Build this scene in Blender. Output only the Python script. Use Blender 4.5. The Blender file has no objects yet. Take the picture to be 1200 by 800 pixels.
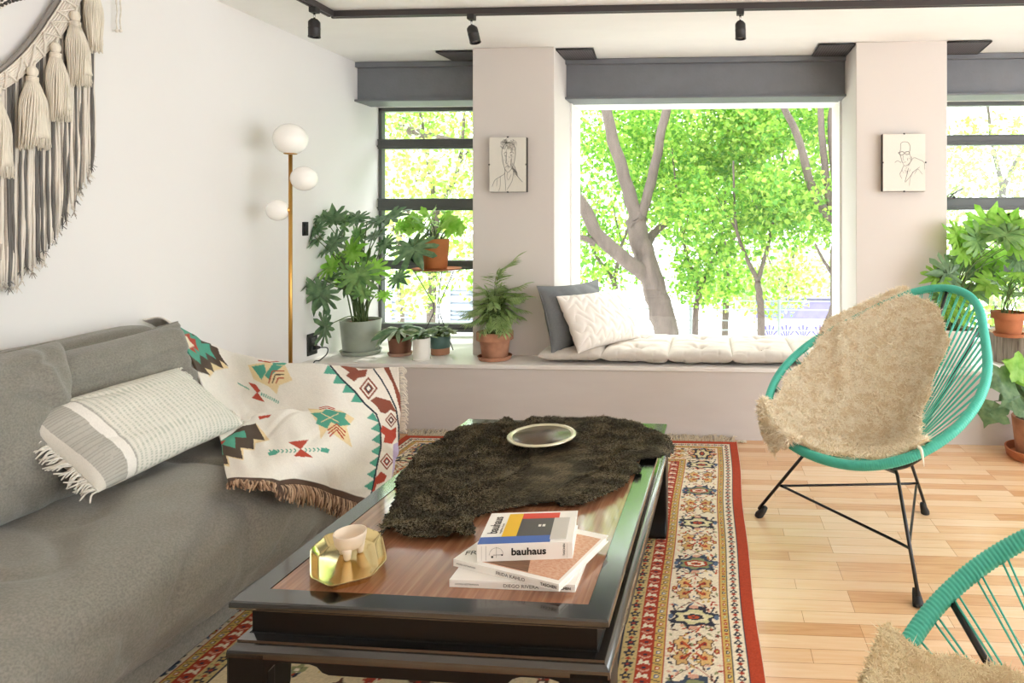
import bpy, math, random
import numpy as np
from mathutils import Vector, Matrix, noise

R = math.radians
PI = math.pi
SC = bpy.context.scene
COL = SC.collection
rnd = random.Random(7)

# ------------------------------------------------------------------ camera
CAMH, FPX, XC, HY, YAW = 1.15, 750.0, 791.0, 258.0, R(3.28)
cam = bpy.data.cameras.new('camera')
cam.sensor_width = 36.0
cam.lens = FPX / 1200 * 36
cam.shift_x = -(XC - 600) / 1200
cam.shift_y = -(400 - HY) / 1200
cam.clip_start = 0.02
cam_o = bpy.data.objects.new('camera', cam)
COL.objects.link(cam_o)
cam_o.location = (0, 0, CAMH)
cam_o.rotation_euler = (PI / 2, 0, YAW)
SC.camera = cam_o


def ray(px, py):
    a = (px - XC) / FPX
    b = (HY - py) / FPX
    s, c = math.sin(YAW), math.cos(YAW)
    return a * c - s, a * s + c, b


def onZ(px, py, z):
    r = ray(px, py)
    d = (z - CAMH) / r[2]
    return Vector((r[0] * d, r[1] * d, z))


def onY(px, py, y):
    r = ray(px, py)
    d = y / r[1]
    return Vector((r[0] * d, y, CAMH + r[2] * d))


def onX(px, py, x):
    r = ray(px, py)
    d = x / r[0]
    return Vector((x, r[1] * d, CAMH + r[2] * d))


# ------------------------------------------------------------------ colours and materials
def lin(c):
    return tuple((v / 12.92 if v <= 0.04045 else ((v + 0.055) / 1.055) ** 2.4) for v in c)


def hexc(h):
    return lin(tuple(int(h[i:i + 2], 16) / 255 for i in (0, 2, 4)))


MATS = {}


def nodes_of(name):
    m = bpy.data.materials.new(name)
    m.use_nodes = True
    nt = m.node_tree
    return m, nt, nt.nodes['Principled BSDF']


def N(nt, t, **kw):
    n = nt.nodes.new(t)
    for k, v in kw.items():
        if k.startswith('_'):
            setattr(n, k[1:], v)
        else:
            n.inputs[k.replace('__', ' ')].default_value = v
    return n


def mat(name, col, rough=0.5, metal=0.0, var=0.0, vscale=8.0, col2=None, bump=0.0, bscale=60.0,
        stretch=None, attr=None, sheen=0.0, transl=0.0, coat=0.0, detail=4.0, emit=None, spec=None, bdist=0.01):
    if name in MATS:
        return MATS[name]
    m, nt, b = nodes_of(name)
    c = hexc(col) if isinstance(col, str) else col
    b.inputs['Roughness'].default_value = rough
    b.inputs['Metallic'].default_value = metal
    if spec is not None:
        b.inputs['Specular IOR Level'].default_value = spec
    if coat:
        b.inputs['Coat Weight'].default_value = coat
        b.inputs['Coat Roughness'].default_value = 0.08
    if sheen:
        b.inputs['Sheen Weight'].default_value = sheen
    b.inputs['Base Color'].default_value = (*c, 1)
    src = None
    tc = N(nt, 'ShaderNodeTexCoord')
    mp = N(nt, 'ShaderNodeMapping')
    nt.links.new(tc.outputs['Object'], mp.inputs['Vector'])
    if stretch:
        mp.inputs['Scale'].default_value = stretch
    if attr:
        a = N(nt, 'ShaderNodeAttribute', _attribute_name=attr)
        src = a.outputs['Color']
    if var > 0 or col2:
        n = N(nt, 'ShaderNodeTexNoise', Scale=vscale, Detail=detail)
        nt.links.new(mp.outputs['Vector'], n.inputs['Vector'])
        cr = N(nt, 'ShaderNodeValToRGB')
        cr.color_ramp.elements[0].position = 0.32
        cr.color_ramp.elements[1].position = 0.68
        nt.links.new(n.outputs['Fac'], cr.inputs['Fac'])
        if col2:
            cr.color_ramp.elements[0].color = (*c, 1)
            cr.color_ramp.elements[1].color = (*hexc(col2), 1)
            src = cr.outputs['Color']
        else:
            lo = 1 - var
            cr.color_ramp.elements[0].color = (lo, lo, lo, 1)
            cr.color_ramp.elements[1].color = (1, 1, 1, 1)
            mx = N(nt, 'ShaderNodeMix', _data_type='RGBA', _blend_type='MULTIPLY')
            mx.inputs[0].default_value = 1
            if src:
                nt.links.new(src, mx.inputs[6])
            else:
                mx.inputs[6].default_value = (*c, 1)
            nt.links.new(cr.outputs['Color'], mx.inputs[7])
            src = mx.outputs[2]
    if src:
        nt.links.new(src, b.inputs['Base Color'])
    if bump > 0:
        n2 = N(nt, 'ShaderNodeTexNoise', Scale=bscale, Detail=5.0)
        nt.links.new(mp.outputs['Vector'], n2.inputs['Vector'])
        bp = N(nt, 'ShaderNodeBump', Strength=bump, Distance=bdist)
        nt.links.new(n2.outputs['Fac'], bp.inputs['Height'])
        nt.links.new(bp.outputs['Normal'], b.inputs['Normal'])
    if transl > 0:
        tr = N(nt, 'ShaderNodeBsdfTranslucent')
        tr.inputs['Color'].default_value = (*c, 1)
        if src:
            nt.links.new(src, tr.inputs['Color'])
        ms = N(nt, 'ShaderNodeMixShader')
        ms.inputs[0].default_value = transl
        out = nt.nodes['Material Output']
        nt.links.new(b.outputs[0], ms.inputs[1])
        nt.links.new(tr.outputs[0], ms.inputs[2])
        nt.links.new(ms.outputs[0], out.inputs['Surface'])
    if emit:
        b.inputs['Emission Color'].default_value = (*hexc(emit[0]), 1)
        b.inputs['Emission Strength'].default_value = emit[1]
    MATS[name] = m
    return m


def glass_mat():
    m = bpy.data.materials.new('window_glass')
    m.use_nodes = True
    nt = m.node_tree
    nt.nodes.clear()
    out = N(nt, 'ShaderNodeOutputMaterial')
    t = N(nt, 'ShaderNodeBsdfTransparent')
    t.inputs['Color'].default_value = (.97, .98, .975, 1)
    g = N(nt, 'ShaderNodeBsdfGlossy', Roughness=0.0)
    fr = N(nt, 'ShaderNodeFresnel', IOR=1.45)
    ge = N(nt, 'ShaderNodeNewGeometry')
    ma = N(nt, 'ShaderNodeMath', _operation='MULTIPLY_ADD')
    ma.inputs[1].default_value = 1 / 1.45 - 1.45
    ma.inputs[2].default_value = 1.45
    nt.links.new(ge.outputs['Backfacing'], ma.inputs[0])
    nt.links.new(ma.outputs[0], fr.inputs['IOR'])
    ms = N(nt, 'ShaderNodeMixShader')
    nt.links.new(fr.outputs[0], ms.inputs[0])
    nt.links.new(t.outputs[0], ms.inputs[1])
    nt.links.new(g.outputs[0], ms.inputs[2])
    nt.links.new(ms.outputs[0], out.inputs['Surface'])
    return m


def floor_mat():
    m, nt, b = nodes_of('oak_strip_floor')
    tc = N(nt, 'ShaderNodeTexCoord')
    br = N(nt, 'ShaderNodeTexBrick', Scale=1.0, _offset=0.37, _offset_frequency=3)
    br.inputs['Color1'].default_value = (0, 0, 0, 1)
    br.inputs['Color2'].default_value = (1, 1, 1, 1)
    br.inputs['Mortar'].default_value = (.4, .4, .4, 1)
    br.inputs['Mortar Size'].default_value = 0.0007
    br.inputs['Brick Width'].default_value = 0.42
    br.inputs['Row Height'].default_value = 0.056
    nt.links.new(tc.outputs['Object'], br.inputs['Vector'])
    mp = N(nt, 'ShaderNodeMapping')
    mp.inputs['Scale'].default_value = (1.2, 16, 1)
    nt.links.new(tc.outputs['Object'], mp.inputs['Vector'])
    n = N(nt, 'ShaderNodeTexNoise', Scale=5.0, Detail=7.0, Distortion=0.7)
    nt.links.new(mp.outputs['Vector'], n.inputs['Vector'])
    ma = N(nt, 'ShaderNodeMath', _operation='MULTIPLY_ADD')
    ma.inputs[1].default_value = 0.62
    nt.links.new(br.outputs['Color'], ma.inputs[0])
    m2 = N(nt, 'ShaderNodeMath', _operation='MULTIPLY')
    m2.inputs[1].default_value = 0.55
    nt.links.new(n.outputs['Fac'], m2.inputs[0])
    nt.links.new(m2.outputs[0], ma.inputs[2])
    cr = N(nt, 'ShaderNodeValToRGB')
    e = cr.color_ramp.elements
    e[0].position = .15
    e[0].color = (*hexc('c48f60'), 1)
    e[1].position = .95
    e[1].color = (*hexc('ecd0ac'), 1)
    k = e.new(.5)
    k.color = (*hexc('deb388'), 1)
    nt.links.new(ma.outputs[0], cr.inputs['Fac'])
    mx = N(nt, 'ShaderNodeMix', _data_type='RGBA')
    nt.links.new(br.outputs['Fac'], mx.inputs[0])
    nt.links.new(cr.outputs['Color'], mx.inputs[6])
    mx.inputs[7].default_value = (*hexc('9c6a42'), 1)
    nt.links.new(mx.outputs[2], b.inputs['Base Color'])
    b.inputs['Roughness'].default_value = 0.24
    b.inputs['Specular IOR Level'].default_value = 0.7
    return m


def wood_mat(name, c1, c2, c3, rough, scale=(14, 1.1, 1), coat=0.0, ns=6.0):
    m, nt, b = nodes_of(name)
    tc = N(nt, 'ShaderNodeTexCoord')
    mp = N(nt, 'ShaderNodeMapping')
    mp.inputs['Scale'].default_value = scale
    nt.links.new(tc.outputs['Object'], mp.inputs['Vector'])
    n = N(nt, 'ShaderNodeTexNoise', Scale=ns, Detail=8.0, Distortion=0.5)
    nt.links.new(mp.outputs['Vector'], n.inputs['Vector'])
    cr = N(nt, 'ShaderNodeValToRGB')
    e = cr.color_ramp.elements
    e[0].position = .3
    e[0].color = (*hexc(c1), 1)
    e[1].position = .72
    e[1].color = (*hexc(c3), 1)
    k = e.new(.5)
    k.color = (*hexc(c2), 1)
    nt.links.new(n.outputs['Fac'], cr.inputs['Fac'])
    nt.links.new(cr.outputs['Color'], b.inputs['Base Color'])
    b.inputs['Roughness'].default_value = rough
    b.inputs['Coat Weight'].default_value = coat
    b.inputs['Coat Roughness'].default_value = 0.06
    return m


def perf_mat():
    m, nt, b = nodes_of('perforated_plate')
    tc = N(nt, 'ShaderNodeTexCoord')
    v = N(nt, 'ShaderNodeTexVoronoi', Scale=70.0)
    v.inputs['Randomness'].default_value = 0.0
    nt.links.new(tc.outputs['Object'], v.inputs['Vector'])
    cr = N(nt, 'ShaderNodeValToRGB')
    cr.color_ramp.elements[0].position = .28
    cr.color_ramp.elements[0].color = (*hexc('1c1a1c'), 1)
    cr.color_ramp.elements[1].position = .4
    cr.color_ramp.elements[1].color = (*hexc('6b6568'), 1)
    nt.links.new(v.outputs['Distance'], cr.inputs['Fac'])
    nt.links.new(cr.outputs['Color'], b.inputs['Base Color'])
    b.inputs['Roughness'].default_value = .5
    return m


# ------------------------------------------------------------------ mesh builder
class MB:
    def __init__(s):
        s.v = []
        s.f = []

    def add(s, vs, fs):
        o = len(s.v)
        s.v += [tuple(v) for v in vs]
        s.f += [tuple(i + o for i in f) for f in fs]
        return s

    def box(s, x0, x1, y0, y1, z0, z1, M=None):
        vs = [Vector((x, y, z)) for z in (z0, z1) for y in (y0, y1) for x in (x0, x1)]
        if M is not None:
            vs = [M @ v for v in vs]
        return s.add(vs, [(0, 2, 3, 1), (4, 5, 7, 6), (0, 1, 5, 4), (2, 6, 7, 3), (0, 4, 6, 2), (1, 3, 7, 5)])

    def tube(s, pts, r, n=8, caps=True, closed=False):
        pts = [Vector(p) for p in pts]
        k = len(pts)
        rs = r if isinstance(r, (list, tuple)) else [r] * k
        tang = []
        for i in range(k):
            if closed:
                t = pts[(i + 1) % k] - pts[i - 1]
            else:
                t = pts[min(i + 1, k - 1)] - pts[max(i - 1, 0)]
            tang.append(t.normalized() if t.length > 1e-9 else Vector((0, 0, 1)))
        up = Vector((0, 0, 1)) if abs(tang[0].z) < .9 else Vector((1, 0, 0))
        a = tang[0].cross(up).normalized()
        vs = []
        for i in range(k):
            a = (a - tang[i] * a.dot(tang[i]))
            a = a.normalized() if a.length > 1e-6 else tang[i].orthogonal().normalized()
            b = tang[i].cross(a)
            for j in range(n):
                t = 2 * PI * j / n
                vs.append(pts[i] + (a * math.cos(t) + b * math.sin(t)) * rs[i])
        fs = []
        for i in range(k if closed else k - 1):
            for j in range(n):
                i2 = (i + 1) % k
                fs.append((i * n + j, i * n + (j + 1) % n, i2 * n + (j + 1) % n, i2 * n + j))
        if caps and not closed:
            fs.append(tuple(range(n - 1, -1, -1)))
            fs.append(tuple((k - 1) * n + j for j in range(n)))
        return s.add(vs, fs)

    def lathe(s, prof, c=(0, 0, 0), n=32, M=None, sx=1, sy=1):
        c = Vector(c)
        vs = []
        for (r, z) in prof:
            for j in range(n):
                t = 2 * PI * j / n
                p = Vector((r * math.cos(t) * sx, r * math.sin(t) * sy, z))
                vs.append((M @ p if M is not None else p) + c)
        fs = []
        for i in range(len(prof) - 1):
            for j in range(n):
                fs.append((i * n + j, i * n + (j + 1) % n, (i + 1) * n + (j + 1) % n, (i + 1) * n + j))
        if prof[0][0] > 1e-5:
            fs.append(tuple(range(n - 1, -1, -1)))
        if prof[-1][0] > 1e-5:
            fs.append(tuple((len(prof) - 1) * n + j for j in range(n)))
        return s.add(vs, fs)

    def ball(s, c, r, n=24, sz=1.0):
        prof = [(max(r * math.sin(PI * i / n), 1e-6), -r * math.cos(PI * i / n) * sz) for i in range(n + 1)]
        return s.lathe(prof, c, n * 2)

    def prism(s, poly, z0, z1, M=None):
        n = len(poly)
        vs = [Vector((x, y, z0)) for x, y in poly] + [Vector((x, y, z1)) for x, y in poly]
        if M is not None:
            vs = [M @ v for v in vs]
        return s.add(vs, [tuple(range(n - 1, -1, -1)), tuple(range(n, 2 * n))] +
                     [(i, (i + 1) % n, n + (i + 1) % n, n + i) for i in range(n)])

    def grid(s, P):  # P[i][j] -> Vector
        a, b = len(P), len(P[0])
        return s.add([p for row in P for p in row],
                     [(i * b + j, i * b + j + 1, (i + 1) * b + j + 1, (i + 1) * b + j) for i in range(a - 1) for j in range(b - 1)])


WORLD = {}


def wm(o):
    return WORLD.get(o.name, Matrix.Identity(4)) if o is not None else Matrix.Identity(4)


def obj(name, mb, material, parent=None, smooth=True, local=False, bevel=0.0, seg=2, subsurf=0, solid=0.0, ang=None):
    me = bpy.data.meshes.new(name)
    vs = mb.v
    if parent is not None and not local:
        inv = wm(parent).inverted()
        vs = [tuple(inv @ Vector(v)) for v in vs]
    me.from_pydata(vs, [], mb.f)
    me.materials.append(material)
    me.update()
    o = bpy.data.objects.new(name, me)
    COL.objects.link(o)
    if parent is not None:
        o.parent = parent
        WORLD[o.name] = wm(parent)
    if smooth:
        me.polygons.foreach_set('use_smooth', [True] * len(me.polygons))
        if ang is not None:
            me.set_sharp_from_angle(angle=R(ang))
    if solid:
        md = o.modifiers.new('thickness', 'SOLIDIFY')
        md.thickness = solid
        md.offset = 0
    if bevel:
        md = o.modifiers.new('bevel', 'BEVEL')
        md.width = bevel
        md.segments = seg
        md.limit_method = 'ANGLE'
        md.angle_limit = R(40)
        if smooth and ang is None:
            me.set_sharp_from_angle(angle=R(50))
            md.harden_normals = False
    if subsurf:
        md = o.modifiers.new('subsurf', 'SUBSURF')
        md.levels = md.render_levels = subsurf
    return o


def thing(name, label, cat, loc=(0, 0, 0), rz=0.0, group=None):
    o = bpy.data.objects.new(name, None)
    COL.objects.link(o)
    o.empty_display_size = .05
    o.location = loc
    o.rotation_euler = (0, 0, rz)
    WORLD[o.name] = Matrix.Translation(Vector(loc)) @ Matrix.Rotation(rz, 4, 'Z')
    o['label'] = label
    o['category'] = cat
    if group:
        o['group'] = group
    return o


def tag(o, label, cat, group=None, kind=None):
    o['label'] = label
    o['category'] = cat
    if group:
        o['group'] = group
    if kind:
        o['kind'] = kind
    return o


def struct(name, mb, m, parent=None, label=None, **kw):
    o = obj(name, mb, m, parent, **kw)
    if parent is None:
        o['kind'] = 'structure'
        if label:
            o['label'] = label
    return o


def dup(root, loc, rz):
    r = root.copy()
    COL.objects.link(r)
    r.location = loc
    r.rotation_euler = (0, 0, rz)
    for ch in list(root.children):
        c = ch.copy()
        COL.objects.link(c)
        c.parent = r
        for g in list(ch.children):
            d = g.copy()
            COL.objects.link(d)
            d.parent = c
    return r


def catmull(P, t):
    n = len(P) - 1
    x = min(max(t, 0), 1) * n
    i = min(int(x), n - 1)
    f = x - i
    p0 = P[i - 1] if i > 0 else P[0] * 2 - P[1]
    p1, p2 = P[i], P[i + 1]
    p3 = P[i + 2] if i + 2 <= n else P[n] * 2 - P[n - 1]
    return .5 * ((2 * p1) + (p2 - p0) * f + (2 * p0 - 5 * p1 + 4 * p2 - p3) * f * f + (3 * p1 - p0 - 3 * p2 + p3) * f ** 3)


def curve(P, n=20):
    P = [Vector(p) for p in P]
    return [catmull(P, i / n) for i in range(n + 1)]


def net(rows, nv, nu):
    rows = [[Vector(p) for p in r] for r in rows]
    out = []
    for a in range(nv + 1):
        out.append([])
        cols = [catmull([r[k] for r in rows], a / nv) for k in range(len(rows[0]))]
        for b in range(nu + 1):
            out[-1].append(catmull(cols, b / nu))
    return out


def normals(P):
    a, b = len(P), len(P[0])
    out = []
    for i in range(a):
        out.append([])
        for j in range(b):
            du = P[i][min(j + 1, b - 1)] - P[i][max(j - 1, 0)]
            dv = P[min(i + 1, a - 1)][j] - P[max(i - 1, 0)][j]
            n = du.cross(dv)
            out[-1].append(n.normalized() if n.length > 1e-12 else Vector((0, 0, 1)))
    return out


def nz(x, y, z=0.0):
    return noise.noise(Vector((x, y, z)))


def frame(o, right, up):
    r = Vector(right).normalized()
    u = Vector(up)
    u = (u - r * u.dot(r)).normalized()
    n = r.cross(u)
    M = Matrix(((r.x, u.x, n.x, o[0]), (r.y, u.y, n.y, o[1]), (r.z, u.z, n.z, o[2]), (0, 0, 0, 1)))
    return M


def text(name, s, size, M, m, parent, align='LEFT', sx=1.0, ext=0.0002, spacing=1.0, bold=0.0):
    cu = bpy.data.curves.new(name, 'FONT')
    cu.body = s
    cu.size = size
    cu.align_x = align
    cu.extrude = ext
    cu.offset = bold
    cu.space_character = spacing
    cu.resolution_u = 3
    t = bpy.data.objects.new('tmp', cu)
    COL.objects.link(t)
    bpy.context.view_layer.update()
    dg = bpy.context.evaluated_depsgraph_get()
    me = t.evaluated_get(dg).to_mesh()
    mb = MB()
    mb.add([M @ Vector((v.co.x * sx, v.co.y, v.co.z)) for v in me.vertices], [tuple(p.vertices) for p in me.polygons])
    t.evaluated_get(dg).to_mesh_clear()
    bpy.data.objects.remove(t)
    bpy.data.curves.remove(cu)
    return obj(name, mb, m, parent, smooth=False)


# ------------------------------------------------------------------ little pattern rasteriser (colours of woven patterns)
class Img:
    def __init__(s, w, h, res, col):
        s.nx, s.ny = int(round(w / res)) + 1, int(round(h / res)) + 1
        s.w, s.h = w, h
        s.x, s.y = np.meshgrid(np.linspace(0, w, s.nx), np.linspace(0, h, s.ny))
        s.c = np.empty((s.ny, s.nx, 3))
        s.c[:] = hexc(col)

    def put(s, mask, col):
        s.c[mask] = hexc(col)

    def rect(s, x0, x1, y0, y1, col):
        s.put((s.x >= x0) & (s.x < x1) & (s.y >= y0) & (s.y < y1), col)

    def win(s, x0, x1, y0, y1):
        i0 = max(int(x0 / s.w * (s.nx - 1)) - 1, 0)
        i1 = min(int(x1 / s.w * (s.nx - 1)) + 3, s.nx)
        j0 = max(int(y0 / s.h * (s.ny - 1)) - 1, 0)
        j1 = min(int(y1 / s.h * (s.ny - 1)) + 3, s.ny)
        return (slice(j0, j1), slice(i0, i1)) if i1 > i0 and j1 > j0 else None

    def poly(s, pts, col):
        xs = [p[0] for p in pts]
        ys = [p[1] for p in pts]
        w = s.win(min(xs), max(xs), min(ys), max(ys))
        if w is None:
            return
        X, Y = s.x[w], s.y[w]
        m = np.zeros(X.shape, bool)
        n = len(pts)
        for i in range(n):
            (x1, y1), (x2, y2) = pts[i], pts[(i + 1) % n]
            if y1 == y2:
                continue
            m ^= ((Y < y1) != (Y < y2)) & (X < (x2 - x1) * (Y - y1) / (y2 - y1) + x1)
        sub = s.c[w]
        sub[m] = hexc(col)

    def disc(s, x, y, rx, ry, col, a=0.0):
        r = max(rx, ry)
        w = s.win(x - r, x + r, y - r, y + r)
        if w is None:
            return
        X, Y = s.x[w] - x, s.y[w] - y
        c_, s_ = math.cos(a), math.sin(a)
        m = ((X * c_ + Y * s_) / rx) ** 2 + ((-X * s_ + Y * c_) / ry) ** 2 < 1
        sub = s.c[w]
        sub[m] = hexc(col)

    def line(s, pts, wd, col):
        for (x1, y1), (x2, y2) in zip(pts, pts[1:]):
            L = math.hypot(x2 - x1, y2 - y1) or 1e-9
            nx_, ny_ = -(y2 - y1) / L * wd / 2, (x2 - x1) / L * wd / 2
            s.poly([(x1 + nx_, y1 + ny_), (x2 + nx_, y2 + ny_), (x2 - nx_, y2 - ny_), (x1 - nx_, y1 - ny_)], col)


def grid_obj(name, P, colors, material, parent=None, solid=0.0):
    """P (ny,nx,3) numpy positions, colors (ny,nx,3)."""
    ny, nx = P.shape[:2]
    me = bpy.data.meshes.new(name)
    me.vertices.add(nx * ny)
    me.vertices.foreach_set('co', P.reshape(-1).astype(np.float32))
    idx = np.arange(nx * ny).reshape(ny, nx)
    q = np.stack([idx[:-1, :-1], idx[:-1, 1:], idx[1:, 1:], idx[1:, :-1]], -1).reshape(-1)
    nf = (nx - 1) * (ny - 1)
    me.loops.add(nf * 4)
    me.loops.foreach_set('vertex_index', q.astype(np.int32))
    me.polygons.add(nf)
    me.polygons.foreach_set('loop_start', (np.arange(nf) * 4).astype(np.int32))
    me.polygons.foreach_set('loop_total', np.full(nf, 4, np.int32))
    me.update()
    me.validate()
    at = me.color_attributes.new('pattern', 'FLOAT_COLOR', 'POINT')
    c4 = np.ones((nx * ny, 4), np.float32)
    c4[:, :3] = colors.reshape(-1, 3)
    at.data.foreach_set('color', c4.reshape(-1))
    me.polygons.foreach_set('use_smooth', [True] * nf)
    me.materials.append(material)
    o = bpy.data.objects.new(name, me)
    COL.objects.link(o)
    if parent is not None:
        o.parent = parent
        L = wm(parent).inverted()
        me.transform(L)
        WORLD[o.name] = wm(parent)
    if solid:
        md = o.modifiers.new('thickness', 'SOLIDIFY')
        md.thickness = solid
        md.offset = 0
    return o

# ------------------------------------------------------------------ materials
M_WALL = mat('wall_paint', 'ebe9e7', .85, var=.03, vscale=1.2)
M_PILLAR = mat('pillar_paint', 'd6cfc9', .85, var=.03, vscale=1.5)
M_CEIL = mat('ceiling_plaster', 'f6f5f3', .9, var=.03, vscale=3.0, stretch=(1, 3, 1), bump=.15, bscale=14)
M_BENCH = mat('bench_paint', 'cfc7c2', .6, var=.05, vscale=3.0, stretch=(1, 1, 5))
M_BENCHTOP = mat('bench_top_paint', 'e6e2de', .45)
M_STEEL = mat('grey_painted_steel', '72757b', .5, var=.08, vscale=14, bump=.15, bscale=60)
M_FRAME = mat('window_frame_paint', '555857', .4)
M_BLACK = mat('black_metal', '1c1b1c', .4)
M_GLASS = glass_mat()
M_FLOOR = floor_mat()
M_PERF = perf_mat()
M_LAC = mat('black_lacquer', '121212', .17, coat=1.0, var=.15, vscale=30, spec=1.0)
M_LAC2 = mat('black_lacquer_shaded', '0b0a0a', .33, var=.15, vscale=30, spec=.3)  # same lacquer as the top, darkened and dulled to keep the sides in shade
M_SOFA = mat('grey_linen', '8b887f', .95, var=.30, vscale=210, sheen=.25, bump=.35, bscale=900, bdist=.002, detail=2)
M_CREAMROPE = mat('cream_cotton_rope', 'ece4d8', .95, var=.12, vscale=90, stretch=(1, 1, .2))
M_TASSEL = mat('cream_tassel_yarn', 'efe6d6', .95, var=.2, vscale=130, stretch=(1, 1, .04))
M_GREYROPE = mat('grey_cotton_rope', '75726e', .95, var=.2, vscale=90, stretch=(1, 1, .2))
M_TAUPE = mat('taupe_cotton_rope', 'b5ab9f', .95, var=.15, vscale=90)
M_BRASS = mat('brushed_brass', 'c89b55', .3, 1.0)
M_OPAL = mat('opal_glass', 'fbf9f4', .25)
M_TEAL = mat('turquoise_cord', '46b7a3', .42)
M_TERRA = mat('terracotta', 'b9714b', .85, var=.2, vscale=16, col2=None)
M_OLDTERRA = mat('weathered_terracotta', '9a6a52', .9, col2='bd8a6c', vscale=12)
M_SOIL = mat('potting_soil', '3b2c22', 1.0, col2='6e5642', vscale=60, bump=.8, bscale=90)
M_PAPER = mat('drawing_paper', 'eee6dc', .7)
M_INK = mat('drawing_ink', '4b4744', .8)
M_BOOK = mat('white_book_cloth', 'efede8', .5)
M_PAGES = mat('book_pages', 'f0ece2', .8, var=.1, vscale=200, stretch=(.1, .1, 8))
M_TEXT = mat('black_print', '161616', .6)
M_GREYTEXT = mat('grey_print', '55524e', .6)

# ------------------------------------------------------------------ room shell
ZC = 2.138          # ceiling
ZB = 0.379          # bench top
XL = -2.22          # left wall face
YF = 3.36           # bench front
struct('floor', MB().box(-2.4, 3.6, -2.6, 3.6, -.12, 0), M_FLOOR, smooth=False)
struct('ceiling', MB().box(-2.4, 3.6, -2.6, 4.4, ZC, ZC + .15), M_CEIL, smooth=False)
struct('wall_left', MB().box(XL - .15, XL, -2.6, 4.21, -.1, ZC), M_WALL, smooth=False)
# unseen right side, left open between two piers to let extra daylight in
struct('wall_right', MB().box(3.4, 3.55, 2.7, 4.40, -.1, ZC).box(3.4, 3.55, -2.75, -2.2, -.1, ZC).box(3.4, 3.55, -2.2, 2.7, -.1, .05), M_WALL, smooth=False)
struct('wall_rear', MB().box(-2.4, 3.55, -2.75, -2.6, -.1, ZC), M_WALL, smooth=False)  # unseen wall, added to keep open sky out of the pane reflections
PIL = [(-1.37, -.894), (.80, 1.293)]
struct('pillar_left', MB().box(-1.37, -.894, 3.60, 4.32, ZB - .2, ZC), M_PILLAR, bevel=.004)
struct('pillar_right', MB().box(.80, 1.293, 3.60, 4.32, ZB - .2, ZC), M_PILLAR, bevel=.004)
# built-in bench under the windows
struct('wall_bench', MB().box(XL, 3.4, YF, YF + .03, 0, ZB - .022), M_BENCH, smooth=False)
struct('sill_bench', MB().box(XL, 3.4, YF - .008, 4.30, ZB - .022, ZB), M_BENCHTOP, bevel=.003)
struct('wall_back', MB().box(XL, 3.4, 4.2, 4.32, -.1, ZB - .022), M_WALL, smooth=False)
# lintel above the windows, hidden behind the beams
struct('wall_lintel', MB().box(XL, 3.4, 4.06, 4.32, 1.90, ZC), M_WALL, smooth=False)


def ibeam(name, x0, x1):
    mb = MB()
    mb.box(x0, x1, 3.86, 4.055, 1.888, 1.902)           # bottom flange
    mb.box(x0, x1, 3.895, 3.91, 1.90, ZC - .014)        # web
    mb.box(x0, x1, 3.868, 4.04, ZC - .035, ZC - .002)    # top flange
    return struct(name, mb, M_STEEL, bevel=.003)


ibeam('beam_left', XL, -1.37)
ibeam('beam_middle', -.894, .80)
ibeam('beam_right', 1.293, 3.4)


def vent(x0, x1, y0, y1, sk0, sk1, label, ln=.0):
    t = thing('ceiling_vent', label, 'vent', ((x0 + x1) / 2, (y0 + y1) / 2, ZC - .012), 0, 'dark plates beside the pillars')
    poly = [(x0 + sk0, y0), (x1, y0), (x1 + sk1, y1), (x0, y1)]
    obj('grille', MB().prism(poly, ZC - .012, ZC - .006), M_PERF, t, smooth=False)
    n = len(poly)
    rim = MB()
    for i in range(n):
        a, b = Vector((*poly[i], ZC - .008)), Vector((*poly[(i + 1) % n], ZC - .008))
        rim.tube([a, b], .006, 6)
    obj('rim', rim, M_BLACK, t)


vent(-1.58, -1.375, 3.64, 3.84, -.02, 0, 'dark perforated ceiling plate left of the left pillar')
vent(-.89, -.68, 3.63, 3.85, 0, -.02, 'dark perforated ceiling plate right of the left pillar')
vent(.60, .795, 3.61, 3.855, .0, 0, 'dark perforated ceiling plate left of the right pillar')
vent(1.297, 1.53, 3.60, 3.855, 0, .03, 'dark perforated ceiling plate right of the right pillar')

# ---- windows
def win_side(name, x0, x1, y):
    f = MB()
    f.box(x0, x0 + .022, y - .02, y + .03, ZB, 1.90)
    f.box(x1 - .03, x1, y - .02, y + .03, ZB, 1.90)
    for z0, z1 in ((1.625, 1.69), (1.215, 1.295), (.825, .885), (.41, .465)):
        f.box(x0, x1, y - .03, y + .03, z0, z1)
        f.box(x0, x1, y - .042, y - .03, z0 + .012, z0 + .022)
        f.box(x0, x1, y - .036, y - .03, z1 - .01, z1 - .002)
    f.box(x0, x1, y - .02, y + .03, 1.875, 1.90)
    w = struct(name, f, M_FRAME, bevel=.002)
    for z0, z1 in ((1.69, 1.875), (1.295, 1.625), (.885, 1.215), (.465, .825)):
        obj('pane', MB().box(x0 + .02, x1 - .02, y + .004, y + .009, z0, z1), M_GLASS, w, smooth=False)
    for z in (1.295, .885):
        h = MB()
        hx = x1 - .10 if x0 < 0 else x0 + .20
        h.box(hx - .03, hx + .03, y - .05, y - .03, z - .01, z + .004)
        h.tube([(hx, y - .05, z), (hx + .012, y - .065, z + .02), (hx + .07, y - .075, z + .055)], .005, 6)
        h.tube([(hx - .025, y - .05, z + .005), (hx, y - .062, z + .022), (hx + .03, y - .05, z + .0)], .004, 6)
        obj('window_handle', h, mat('handle_metal', '6f7172', .35, .8), w)
    return w


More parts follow.
